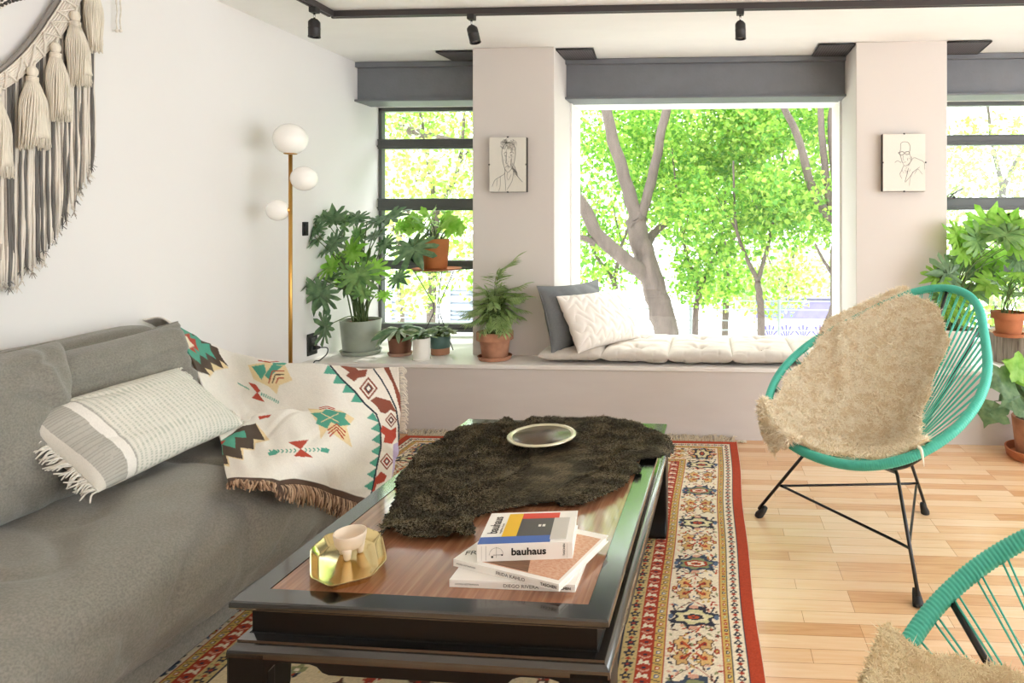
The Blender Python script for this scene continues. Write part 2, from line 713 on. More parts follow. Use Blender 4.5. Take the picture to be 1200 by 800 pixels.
win_side('window_1', XL, -1.375, 4.17)
win_side('window_3', 1.298, 2.60, 4.17)
w2 = struct('window_2', MB().box(-.894, .80, 4.0, 4.03, ZB, ZB + .015).box(-.894, .80, 4.0, 4.03, 1.895, 1.90)
            .box(-.894, -.882, 4.0, 4.03, ZB, 1.9).box(.788, .80, 4.0, 4.03, ZB, 1.9), mat('white_frame', 'ecebe8', .4), smooth=False)
obj('pane', MB().box(-.884, .79, 4.012, 4.02, ZB + .01, 1.897), M_GLASS, w2, smooth=False)
struct('wall_right_of_window', MB().box(2.6, 3.4, 4.1, 4.32, ZB, 1.90), M_WALL, smooth=False)

# ---- track light
tr = thing('ceiling_track', 'thin dark track running across the ceiling with a corner at left', 'light track', (-.2, 2.93, 2.12))
mb = MB()
for dy in (-.010, .010):
    mb.box(-1.79 - dy, 3.2, 2.93 + dy - .006, 2.93 + dy + .006, 2.108, ZC - .002)
    mb.box(-1.79 + dy - .006, -1.79 + dy + .006, -1.0, 2.93 + dy, 2.108, ZC - .002)
mb.box(-1.80, 3.2, 2.92, 2.94, 2.122, ZC - .001)
mb.box(-1.80, -1.78, -1.0, 2.93, 2.122, ZC - .001)
obj('rail', mb, mat('dark_track', '3a3434', .45), tr, smooth=False)
M_SPOT = mat('spot_housing', '262424', .5, bump=.1, bscale=200)
for (x, y, lx, ly, sc, lb) in ((-1.79, 2.79, .0, .0, 1.0, 'dark cylindrical spotlight on the ceiling track nearest the left wall'),
                               (-1.12, 2.93, .25, -.05, 1.0, 'dark cylindrical spotlight on the ceiling track by the left pillar'),
                               (.13, 2.93, .02, -.03, .96, 'dark cylindrical spotlight on the ceiling track over the big window')):
    t = thing('track_spotlight', lb, 'spotlight', (x, y, 2.0), 0, 'spotlights on the ceiling track')
    obj('adapter', MB().box(x - .017, x + .017, y - .017, y + .017, 2.085, 2.112), M_SPOT, t, bevel=.003)
    obj('stem', MB().tube([(x, y, 2.09), (x, y, 2.055)], .005, 8), mat('chrome', 'c9c9c9', .15, 1.0), t)
    Mh = Matrix.Translation((x, y, 2.058)) @ Matrix.Rotation(-lx, 4, 'Y') @ Matrix.Rotation(ly, 4, 'X')
    r = .025 * sc
    pr = [(1e-6, 0), (r * .55, -.001), (r * .95, -.012), (r, -.018), (r, -.040), (r * 1.03, -.041), (r * 1.03, -.044), (r, -.045), (r, -.078), (r * 1.04, -.079), (r * 1.04, -.083), (r * .84, -.083), (r * .8, -.072)]
    hd = MB().lathe(pr, (0, 0, 0), 28, M=Mh)
    obj('lamp_head', hd, M_SPOT, t, ang=40)
    obj('bulb', MB().lathe([(1e-6, -.074), (r * .8, -.074)], (0, 0, 0), 24, M=Mh), mat('spot_lens', 'f1efe9', .2), t)

# ---- sockets on the left wall
def socket(loc, label, w, h, plug):
    x, y, z = loc
    t = thing('wall_socket' if plug else 'wall_switch', label, 'socket' if plug else 'switch', loc)
    obj('cover_plate', MB().box(x, x + .008, y - w / 2, y + w / 2, z - h / 2, z + h / 2), M_BLACK, t, bevel=.002)
    if plug:
        for dz in (-.025, .022):
            b = MB().box(x + .008, x + .012, y - .016, y + .016, z + dz - .014, z + dz + .014)
            o = obj('receptacle', b, mat('socket_grey', '4b4b4c', .4), t, bevel=.002)
            obj('slot', MB().box(x + .012, x + .0125, y - .008, y - .005, z + dz - .006, z + dz + .006)
                .box(x + .012, x + .0125, y + .005, y + .008, z + dz - .006, z + dz + .006), M_BLACK, o, smooth=False)
    else:
        obj('rocker', MB().box(x + .008, x + .014, y - .014, y + .014, z - .025, z + .025), M_BLACK, t, bevel=.003)


ps = onX(365, 403, XL)
socket(ps, 'black double wall socket low on the left wall beside the grey plant pot', .085, .12, True)
socket(onX(357, 268, XL), 'small black switch plate on the left wall behind the split leaf plant', .045, .075, False)
pl = thing('power_cord', 'black plug and short cord leaving the wall socket', 'cord', (XL + .02, ps.y, ps.z - .025))
z0 = ps.z - .02
obj('plug', MB().tube([(XL + .0125, ps.y, z0), (XL + .03, ps.y + .005, z0), (XL + .045, ps.y + .01, z0)], [.013, .012, .006], 10), M_BLACK, pl)
obj('wire', MB().tube(curve([(XL + .045, ps.y + .01, z0), (XL + .085, ps.y + .01, z0 - .003), (XL + .10, ps.y - .02, z0 - .03), (XL + .08, ps.y - .05, ZB + .006), (XL + .07, YF - .02, ZB - .01), (XL + .07, YF - .03, ZB - .2)], 30), .0032, 6), M_BLACK, pl)

# ---- framed drawings
def picture(x0, z0, w, h, label, strokes):
    y1 = 3.598
    y0 = y1 - .038
    t = thing('framed_drawing', label, 'picture', (x0 + w / 2, y1, z0), 0, 'line drawings on the pillars')
    obj('box_frame', MB().box(x0, x0 + w, y0 + .003, y1, z0, z0 + h), mat('dark_box_frame', '2a2420', .5), t, bevel=.001)
    p = obj('drawing_sheet', MB().box(x0 + .001, x0 + w - .001, y0, y0 + .003, z0 + .001, z0 + h - .001), M_PAPER, t, smooth=False)
    mb = MB()
    for st in strokes:
        wd = st[0] * 1.5
        P = curve([(x0 + a * w, y0 - .0008, z0 + (1 - b) * h) for a, b in st[1]], max(6, 4 * len(st[1])))
        mb.tube(P, wd, 4)
    obj('ink_lines', mb, M_INK, p)
    for (a, b) in ((.5, 1), (.5, 0), (0, .5), (1, .5)):
        cx, cz = x0 + a * w, z0 + b * h
        obj('clip', MB().box(cx - .004, cx + .004, y0 - .002, y0 + .008, cz - .004, cz + .004), M_BLACK, t, smooth=False)
    obj('cover_glass', MB().box(x0 + .001, x0 + w - .001, y0 - .0022, y0 - .0017, z0 + .001, z0 + h - .001), M_GLASS, t, smooth=False)


r2 = random.Random(3)
S1 = [(.0007, [(.36, .38), (.34, .3), (.36, .2), (.45, .12), (.58, .1), (.68, .16), (.71, .27), (.70, .38), (.66, .5), (.58, .6), (.5, .64), (.42, .57), (.37, .45), (.36, .38)]),
      (.0006, [(.47, .3), (.46, .4), (.45, .47), (.5, .48)]), (.0008, [(.40, .30), (.46, .27), (.48, .30)]), (.0008, [(.56, .29), (.62, .27), (.67, .3)]),
      (.0009, [(.41, .33), (.45, .34)]), (.0009, [(.57, .33), (.62, .33)]), (.0007, [(.44, .55), (.5, .53), (.56, .55)]),
      (.0007, [(.42, .56), (.42, .66), (.3, .72), (.16, .78), (.08, .9)]), (.0007, [(.64, .53), (.68, .64), (.8, .74), (.9, .82)]),
      (.0006, [(.42, .66), (.44, .85), (.45, .98)]), (.0006, [(.66, .62), (.62, .8), (.48, .96)]), (.0005, [(.3, .72), (.3, .88), (.26, .98)]),
      (.0005, [(.5, .64), (.48, .72), (.52, .78), (.6, .68)]), (.0005, [(.22, .76), (.2, .9)])]
for i in range(60):
    a = r2.uniform(.33, .72)
    b = r2.uniform(.06, .22)
    S1.append((.0004, [(a, b), (a + r2.uniform(-.05, .05), b + r2.uniform(-.05, .03)), (a + r2.uniform(-.07, .07), b + r2.uniform(-.02, .06))]))
for i in range(16):
    a = r2.uniform(.38, .66)
    S1.append((.00035, [(a, .28 + r2.uniform(0, .3)), (a + .03, .3 + r2.uniform(0, .3))]))
for i in range(14):
    a = r2.uniform(.6, .7)
    S1.append((.0004, [(a, r2.uniform(.5, .6)), (a + .08, r2.uniform(.64, .74))]))
picture(-1.258, 1.31, .212, .31, 'line drawing of a man in an open collar, hung on the left pillar', S1)
S2 = [(.0006, [(.42, .24), (.42, .17), (.5, .14), (.6, .16), (.64, .24), (.62, .34), (.66, .42), (.64, .5), (.52, .56), (.46, .5), (.42, .4), (.40, .33), (.42, .24)]),
      (.0009, [(.36, .33), (.46, .31), (.5, .35), (.42, .37), (.36, .33)]), (.0009, [(.52, .32), (.6, .31), (.62, .35), (.54, .36), (.52, .32)]),
      (.0006, [(.28, .5), (.34, .47), (.42, .5)]), (.0006, [(.64, .5), (.72, .42), (.82, .44), (.96, .5), (.98, .62)]),
      (.0006, [(.48, .56), (.44, .64), (.4, .7), (.44, .78)]), (.0006, [(.6, .6), (.56, .72), (.52, .84), (.62, .76), (.72, .66), (.86, .58)]),
      (.0005, [(.7, .66), (.64, .78), (.62, .9)]), (.0005, [(.74, .7), (.82, .62), (.92, .7)]), (.0005, [(.48, .38), (.47, .44), (.5, .46)]), (.0005, [(.46, .5), (.54, .49)])]
for i in range(16):
    a = r2.uniform(.42, .7)
    b = r2.uniform(.38, .72)
    S2.append((.00035, [(a, b), (a + r2.uniform(-.06, .08), b + r2.uniform(.02, .09))]))
picture(.935, 1.308, .229, .314, 'fine line drawing of a seated figure in glasses, hung on the right pillar', S2)

# ------------------------------------------------------------------ patterned rug
def rug():
    X0, X1, Y0, Y1 = -1.62, .13, .80, 3.315
    W, Hh = X1 - X0, Y1 - Y0
    im = Img(W, Hh, .0033, 'e9dcc0')
    RED, ORG, YEL, CRM, NAV, BLU, BRN, PNK, GRN = 'a83a22', 'c2542c', 'cfae62', 'ecdfc6', '2a2c3c', '5a6b86', '5a3a2c', 'd9a58c', '8d9166'
    rr = random.Random(5)

    def ringrect(o0, o1, col):
        for a in ((o0, W - o0, o0, o1), (o0, W - o0, Hh - o1, Hh - o0), (o0, o1, o0, Hh - o0), (W - o1, W - o0, o0, Hh - o0)):
            im.rect(*a, col)
    ringrect(0, .040, 'b2401f')
    ringrect(.040, .078, CRM)
    ringrect(.078, .102, YEL)
    ringrect(.102, .258, CRM)
    ringrect(.258, .288, YEL)
    ringrect(.288, .328, RED)
    ringrect(.328, .372, 'c9b27a')
    ringrect(.372, .378, NAV)
    im.rect(.378, W - .378, .378, Hh - .378, 'dccba4')
    for o in (.040, .078, .102, .258, .288, .328):
        ringrect(o - .0018, o + .0018, NAV if o in (.04, .078) else RED)

    # side = function mapping (along a, across o) to rug xy
    sides = [(lambda a, o: (W - o, a), Hh), (lambda a, o: (o, a), Hh), (lambda a, o: (a, Hh - o), W), (lambda a, o: (a, o), W)]

    def P(mp, pts):
        return [mp(a, o) for a, o in pts]

    def blob(mp, a, o, ra, ro, col, n=24, jag=0.0, k=9):
        pts = []
        for i in range(n * 2):
            t = 2 * PI * i / (n * 2)
            q = 1 + jag * (1 if i % 4 < 2 else -1)
            pts.append(mp(a + ra * math.cos(t) * q, o + ro * math.sin(t) * q))
        im.poly(pts, col)

    for mp, L in sides:
        # narrow guards
        n = int((L - .08) / .034)
        for i in range(n):
            a = .05 + i * (L - .1) / n
            im.poly(P(mp, [(a, .046), (a + .017, .059), (a, .072), (a - .006, .059)]), NAV)
            im.poly(P(mp, [(a + .022, .05), (a + .03, .059), (a + .022, .068), (a + .016, .059)]), RED)
            blob(mp, a + .003, .059, .004, .004, CRM, 6)
        n = int((L - .16) / .03)
        for i in range(n):
            a = .085 + i * (L - .17) / n
            blob(mp, a, .090, .0065, .0055, [NAV, RED, GRN][i % 3], 6)
            blob(mp, a, .090, .003, .0025, CRM, 5)
            blob(mp, a + .015, .090, .003, .006, RED, 5)
        n = int((L - .5) / .03)
        for i in range(n):
            a = .262 + i * (L - .524) / n
            blob(mp, a, .273, .0075, .0065, [BLU, RED, BRN][i % 3], 6)
            blob(mp, a, .273, .0035, .003, CRM, 5)
            im.line(P(mp, [(a + .011, .262), (a + .019, .284)]), .003, NAV)
        n = int((L - .56) / .05)
        for i in range(n):
            a = .292 + i * (L - .584) / n
            im.poly(P(mp, [(a, .291), (a + .02, .298), (a + .012, .308), (a + .024, .318), (a, .325), (a + .006, .308)]), CRM)
            im.line(P(mp, [(a + .033, .292), (a + .026, .308), (a + .036, .324)]), .005, PNK)
            blob(mp, a + .040, .308, .004, .006, NAV, 5)
        n = int((L - .66) / .042)
        for i in range(n):
            a = .335 + i * (L - .67) / n
            blob(mp, a, .350, .012, .013, NAV, 10, .25)
            blob(mp, a, .350, .004, .005, [RED, YEL][i % 2], 6)
            im.poly(P(mp, [(a + .015, .350), (a + .021, .342), (a + .027, .350), (a + .021, .358)]), RED)
            blob(mp, a + .021, .336, .003, .003, GRN, 5)
            blob(mp, a + .021, .364, .003, .003, GRN, 5)
        # the wide border: vines, palmettes, flower clusters
        oc = .180
        vine = [(a_, oc + .055 * math.sin(2 * PI * a_ / .28)) for a_ in np.arange(.11, L - .11, .008)]
        im.line(P(mp, vine), .0032, RED)
        vine = [(a_, oc - .058 * math.sin(2 * PI * a_ / .28)) for a_ in np.arange(.11, L - .11, .008)]
        im.line(P(mp, vine), .0026, BRN)
        n = int(round((L - .36) / .14))
        for i in range(n + 1):
            a = .18 + i * (L - .36) / n
            for k in range(64):
                aa, ob = a + rr.uniform(-.07, .07), oc + rr.uniform(-.070, .070)
                c = rr.choice([RED, ORG, YEL, NAV, BLU, GRN, PNK, BRN])
                t = rr.uniform(0, PI)
                l = rr.uniform(.006, .013)
                im.poly(P(mp, [(aa - l * math.cos(t), ob - l * math.sin(t)), (aa + .004 * math.sin(t), ob - .004 * math.cos(t)),
                               (aa + l * math.cos(t), ob + l * math.sin(t)), (aa - .004 * math.sin(t), ob + .004 * math.cos(t))]), c)
            if i % 2 == 0:
                j = (i // 2) % 2
                blob(mp, a, oc, .046, .066, NAV if j else '3c4a5e', 13, .17)
                blob(mp, a, oc, .031, .050, 'd8cfa0' if j else GRN, 13, .14)
                blob(mp, a, oc, .021, .040, RED if not j else 'e6d9b0', 12, .05)
                blob(mp, a, oc, .014, .030, CRM if not j else NAV, 12, .08)
                blob(mp, a, oc, .008, .018, ORG, 8)
                blob(mp, a, oc, .003, .006, NAV, 6)
                for sg in (-1, 1):
                    blob(mp, a, oc + sg * .066, .012, .007, BLU, 6)
                    blob(mp, a + sg * .048, oc, .008, .014, PNK, 6)
                    for s2 in (-1, 1):
                        im.line(P(mp, [(a + sg * .02, oc + s2 * .05), (a + sg * .052, oc + s2 * .062)]), .005, NAV)
            else:
                for sg in (-1, 1):
                    for s2 in (-1, 1):
                        blob(mp, a + sg * .030, oc + s2 * .032, .027, .021, BRN, 10, .2)
                        blob(mp, a + sg * .030, oc + s2 * .032, .023, .0175, 'e0b777' if sg * s2 > 0 else 'd0a86b', 10, .2)
                        blob(mp, a + sg * .028, oc + s2 * .030, .009, .007, RED if sg > 0 else ORG, 8)
                        blob(mp, a + sg * .028, oc + s2 * .030, .003, .003, NAV, 5)
                im.line(P(mp, [(a - .035, oc - .03), (a + .035, oc + .03)]), .008, ORG)
                im.line(P(mp, [(a - .035, oc + .03), (a + .035, oc - .03)]), .007, RED)
                blob(mp, a, oc, .009, .009, CRM, 8)
                blob(mp, a, oc, .005, .005, NAV, 6)
                for s2 in (-1, 1):
                    blob(mp, a, oc + s2 * .062, .011, .008, RED, 8)
                    blob(mp, a, oc + s2 * .062, .005, .004, YEL, 6)
    # the field
    for i in range(420):
        x, y = rr.uniform(.39, W - .39), rr.uniform(.39, Hh - .39)
        mp = sides[3][0]
        k = rr.choice([RED, YEL, NAV, BRN, GRN, BLU, RED])
        blob(mp, x, y, rr.uniform(.01, .024), rr.uniform(.01, .02), k, 9, .25)
        blob(mp, x, y, .007, .006, rr.choice([RED, NAV, CRM]), 6)
    for i in range(180):
        x, y = rr.uniform(.39, W - .39), rr.uniform(.39, Hh - .39)
        im.line([(x, y), (x + rr.uniform(-.05, .05), y + rr.uniform(-.05, .05))], .003, rr.choice([NAV, YEL, CRM]))
    # yarn mottling
    nr = np.random.default_rng(2)
    im.c *= nr.uniform(.82, 1.06, im.c.shape[:2])[..., None]
    rows = nr.uniform(.94, 1.03, im.ny)
    im.c *= rows[:, None, None]
    wob = .004 * np.sin(im.y * 3.1) + .0025 * np.sin(im.y * 9 + 1)
    Z = .0085 + nr.uniform(-.0004, .0004, im.x.shape)
    Pn = np.stack([X0 + im.x + wob * (im.x / W), Y0 + im.y, Z], -1)
    t = thing('patterned_rug', 'cream and rust red oriental rug with floral border under the coffee table', 'rug', ((X0 + X1) / 2, (Y0 + Y1) / 2, 0))
    m = mat('rug_pile', 'ffffff', 1.0, attr='pattern', bump=.3, bscale=500, bdist=.002)
    grid_obj('pile', Pn, im.c, m, t)
    b = MB().box(X0 + .003, X1 - .006, Y0 + .003, Y1 - .003, .0005, .0075)
    obj('backing', b, mat('rug_edge', 'a8401f', 1.0), t, smooth=False)
    # fringe piled against the bench
    fr = MB()
    n = 520
    for i in range(n):
        x = X0 + .01 + (W - .02) * i / n + rr.uniform(-.003, .003)
        dx = rr.uniform(-.03, .03)
        h = rr.uniform(.002, .026)
        pts = [(x, Y1 - .006, .007), (x + dx * .3, Y1 + .012, .008 + h * .4), (x + dx * .8, Y1 + .03, .006 + h), (x + dx * 1.2 + rr.uniform(-.01, .01), min(Y1 + rr.uniform(.02, .04), YF - .004), .004 + h * rr.uniform(.2, 1.3))]
        fr.tube(curve(pts, 6), [.0024] * 6 + [.0012], 4)
    for i in range(70):
        x = X1 - .01 + rr.uniform(-.02, .0)
        fr.tube(curve([(x, Y1 - .004, .006), (x + .03, Y1 + .01, .008), (x + rr.uniform(.03, .07), Y1 + rr.uniform(0, .03), .004)], 5), .002, 4)
    obj('fringe', fr, mat('rug_fringe', 'd9cab2', 1.0, var=.25, vscale=60), t)


rug()

# ------------------------------------------------------------------ sofa
def folds(x, y, seed=0.0, a=.010):
    v = nz(x * 2.1 + seed, y * 2.1, seed) * a * 1.2
    q = nz(x * 4.2 - seed, y * 2.6 + 3, seed * 2)
    v += (1 - abs(q) * 3.2) * a * .45 if abs(q) < .31 else 0
    q = nz(x * 3.0 + 7 + y * 2, y * 5.5 + seed, 4)
    v -= (1 - abs(q) * 5) * a * .55 if abs(q) < .2 else 0
    v += nz(x * 13, y * 13, seed) * a * .12
    return v


sofa = thing('sofa', 'long grey linen sofa with low arm against the left wall', 'sofa', (-1.78, 1.4, 0))
prof = curve([(-2.04, 0, .33), (-2.03, 0, .39), (-1.9, 0, .402), (-1.75, 0, .408), (-1.6, 0, .410), (-1.47, 0, .402), (-1.36, 0, .378), (-1.295, 0, .325), (-1.268, 0, .25), (-1.272, 0, .175), (-1.31, 0, .120), (-1.36, 0, .095), (-1.6, 0, .095)], 90)
P = []
NYS = 230
for j in range(NYS + 1):
    y = .0 + 2.42 * j / NYS
    row = []
    for i, p in enumerate(prof):
        a, b = prof[max(i - 1, 0)], prof[min(i + 1, len(prof) - 1)]
        t = (b - a).normalized()
        nrm = Vector((-t.z, 0, t.x))
        s_ = i / 90 * 1.1
        d = folds(s_ * 1.2 + .2, y, 1.7, .026)
        d *= min(1, (len(prof) - 1 - i) / 22)
        edge = min(1, (2.42 - y) / .06)
        row.append(Vector((p.x, y, p.z)) + nrm * d - nrm * (1 - math.sqrt(max(0, 1 - (1 - edge) ** 2))) * .05)
    P.append(row)
obj('seat_cushion', MB().grid(P), M_SOFA, sofa)


def softbox(x0, x1, y0, y1, z0, z1, r, seed, amp=.006, n=34):
    """rounded box with cloth wrinkles"""
    mb = MB()
    c = Vector(((x0 + x1) / 2, (y0 + y1) / 2, (z0 + z1) / 2))
    h = Vector(((x1 - x0) / 2, (y1 - y0) / 2, (z1 - z0) / 2))
    for ax in range(3):
        for sg in (-1, 1):
            a, b = (ax + 1) % 3, (ax + 2) % 3
            G = []
            for i in range(n + 1):
                row = []
                for j in range(n + 1):
                    p = Vector((0, 0, 0))
                    p[ax] = sg
                    p[a] = -math.cos(PI * i / n)
                    p[b] = -math.cos(PI * j / n)
                    q = Vector((p.x * h.x, p.y * h.y, p.z * h.z))
                    core = Vector([max(-(h[k] - r), min(h[k] - r, q[k])) for k in range(3)])
                    d = q - core
                    if d.length > 1e-9:
                        q = core + d.normalized() * r
                        nn = d.normalized()
                    else:
                        nn = Vector((0, 0, 0))
                        nn[ax] = sg
                    w_ = q + c
                    q = q + nn * (folds(w_.x + w_.z, w_.y + w_.z * .6, seed, amp))
                    row.append(q + c)
                G.append(row)
            if sg < 0:
                G = G[::-1]
            mb.grid(G)
    return mb


obj('base', softbox(-2.19, -1.365, .0, 2.68, .012, .13, .02, 2, .003), M_SOFA, sofa)
obj('arm', softbox(-2.19, -1.40, 2.52, 2.67, .015, .425, .07, 3, .003), M_SOFA, sofa)
obj('backrest', softbox(-2.202, -2.06, .0, 2.30, .10, .755, .05, 5, .008), M_SOFA, sofa)


def pillow_pts(w, h, t, p=3.0, pinch=.06, seed=0.0, wr=.006, nx=56, ny=44, puff=.5, dimple=None, corner=0.0):
    def side(sg):
        G = []
        for i in range(ny + 1):
            v = -math.cos(PI * i / ny)
            row = []
            for j in range(nx + 1):
                u = -math.cos(PI * j / nx)
                f = max(0, (1 - abs(u) ** p) * (1 - abs(v) ** p)) ** puff
                x = w / 2 * u * (1 - pinch * (1 - v * v)) * (1 + corner * (abs(u * v)) ** 3)
                y = h / 2 * v * (1 - pinch * (1 - u * u)) * (1 + corner * (abs(u * v)) ** 3)
                z = t / 2 * f
                if f > 0:
                    z += folds(x * 1.6 + 9 * sg, y * 1.6, seed, wr) * min(1, f * 1.6)
                    if dimple:
                        z += dimple(x, y) * min(1, f * 2)
                z = max(z, 0) if f > 0 else 0
                row.append(Vector((x, y, sg * z)))
            G.append(row)
        return G
    return side(1), side(-1)


def pillow(M, **kw):
    a, b = pillow_pts(**kw)
    mb = MB()
    mb.grid([[M @ p for p in r] for r in a])
    mb.grid([[M @ p for p in r] for r in b[::-1]])
    return mb


def seam_tube(M, w, h, pinch, r, n=30, corner=0.0):
    pts = []
    for k in range(4):
        for i in range(n):
            s_ = -1 + 2 * i / n
            u, v = [(s_, -1), (1, s_), (-s_, 1), (-1, -s_)][k]
            pts.append(M @ Vector((w / 2 * u * (1 - pinch * (1 - v * v)) * (1 + corner * abs(u * v) ** 3), h / 2 * v * (1 - pinch * (1 - u * u)) * (1 + corner * abs(u * v) ** 3), 0)))
    return MB().tube(pts, r, 6, closed=True)


def sofa_cushion(c, w, h, t, label, rz, lean, seed, roll=0.0, pinch=.03):
    right = Vector((math.sin(rz), math.cos(rz), roll))
    up = Vector((-math.sin(lean), 0, math.cos(lean)))
    M = frame(c, right, up)
    th = thing('sofa_cushion', label, 'cushion', (c[0], c[1], c[2] - h / 2), 0, 'loose back cushions on the sofa')
    o = obj('cushion_cover', pillow(M, w=w, h=h, t=t, p=5.0, pinch=pinch, seed=seed, wr=.030, puff=.42, nx=70, ny=56, corner=.04), M_SOFA, th)
    obj('piping', seam_tube(M, w, h, pinch, .004, corner=.04), M_SOFA, th)


sofa_cushion((-1.925, 1.83, .578), .77, .37, .20, 'grey linen back cushion half covered by the patterned blanket', R(2), R(10), 3.3, roll=.03)
sofa_cushion((-1.82, 1.37, .595), .74, .43, .19, 'grey linen back cushion at the left edge, in front of the other', R(-4), R(16), 8.1, roll=-.03)
sofa_cushion((-1.93, .62, .60), .74, .42, .20, 'grey linen back cushion out at the near end of the sofa', R(2), R(12), 5.1)

# lumbar pillow with woven stripes and end fringes
def lumbar():
    BL, BR = Vector((-1.585, 1.56, .415)), Vector((-1.59, 2.07, .425))
    TL = Vector((-1.835, 1.555, .615))
    right = (BR - BL)
    up = (TL - BL)
    w, h = .52, .30
    c = BL + right * .5 + up * .5 + Vector((.02, 0, .03))
    M = frame(c, right, up)
    th = thing('lumbar_pillow', 'long pale woven pillow with grey end band and fringed ends on the sofa seat', 'pillow', (c.x, c.y, .42))
    a, b = pillow_pts(w=w, h=h, t=.135, p=3.2, pinch=.035, seed=2.2, wr=.008, nx=300, ny=150, puff=.55)
    P = np.array([[list(M @ p) for p in r] for r in a])
    U = np.array([[[p.x / w + .5, p.y / h + .5] for p in r] for r in a])
    u, v = U[..., 0], U[..., 1]
    col = np.zeros(P.shape)
    col[:] = hexc('dedcd2')
    nr = np.random.default_rng(1)
    # woven lines along the long side... dashes
    st = (np.sin(u * 2 * PI * 34) > .1) & (np.sin(v * 2 * PI * 60 + (np.floor(u * 34) % 2) * PI) > -.25)
    col[st] = hexc('bcc0b3')
    body = u > .215
    col[~body] = hexc('b4b2a9')
    m = (~body) & (np.sin(v * 2 * PI * 40) > .6)
    col[m] = hexc('a09f97')
    col[(u > .155) & (u < .205)] = hexc('eae7e0')
    col[(u < .04)] = hexc('d5d2c8')
    col[(u > .965)] = hexc('e4e0d6')
    col *= nr.uniform(.93, 1.03, u.shape)[..., None]
    # raised texture
    nrm = (M.to_3x3() @ Vector((0, 0, 1)))
    bump_ = np.where(body, .0016 * np.sin(u * 2 * PI * 34) * (.5 + .5 * np.sin(v * 2 * PI * 60)), 0)
    P = P + bump_[..., None] * np.array(nrm)
    mm = mat('woven_cover', 'ffffff', .95, attr='pattern', bump=.25, bscale=700, bdist=.002)
    grid_obj('pillow_front', P, col, mm, th)
    obj('pillow_back', MB().grid([[M @ p for p in r] for r in b[::-1]][::2]), mat('woven_back', 'd6d3c9', .95), th)
    fr = MB()
    rr = random.Random(4)
    for sg in (-1, 1):
        for i in range(70):
            v_ = -.5 + (i + rr.random() * .6) / 70
            p0 = Vector((sg * w / 2 * (1 - .035 * (1 - 4 * v_ * v_)), v_ * h * .98, 0))
            L = rr.uniform(.028, .045) * (1 if sg < 0 else .35)
            p1 = p0 + Vector((sg * L * .5, rr.uniform(-.006, .006), rr.uniform(-.004, .01)))
            p2 = p0 + Vector((sg * L, rr.uniform(-.014, .014) - .006, rr.uniform(-.012, .004)))
            fr.tube(curve([M @ p0, M @ p1, M @ p2], 5), [.0028, .0026, .0026, .0024, .0022, .0016], 5)
    obj('fringe', fr, mat('pillow_fringe', 'e2ded4', 1.0, var=.15, vscale=50), th)


lumbar()


# ------------------------------------------------------------------ patterned blanket over the arm
def proj(P):
    s, c = math.sin(YAW), math.cos(YAW)
    u = P[..., 0] * c + P[..., 1] * s
    d = -P[..., 0] * s + P[..., 1] * c
    return XC + FPX * u / d, HY - FPX * (P[..., 2] - CAMH) / d


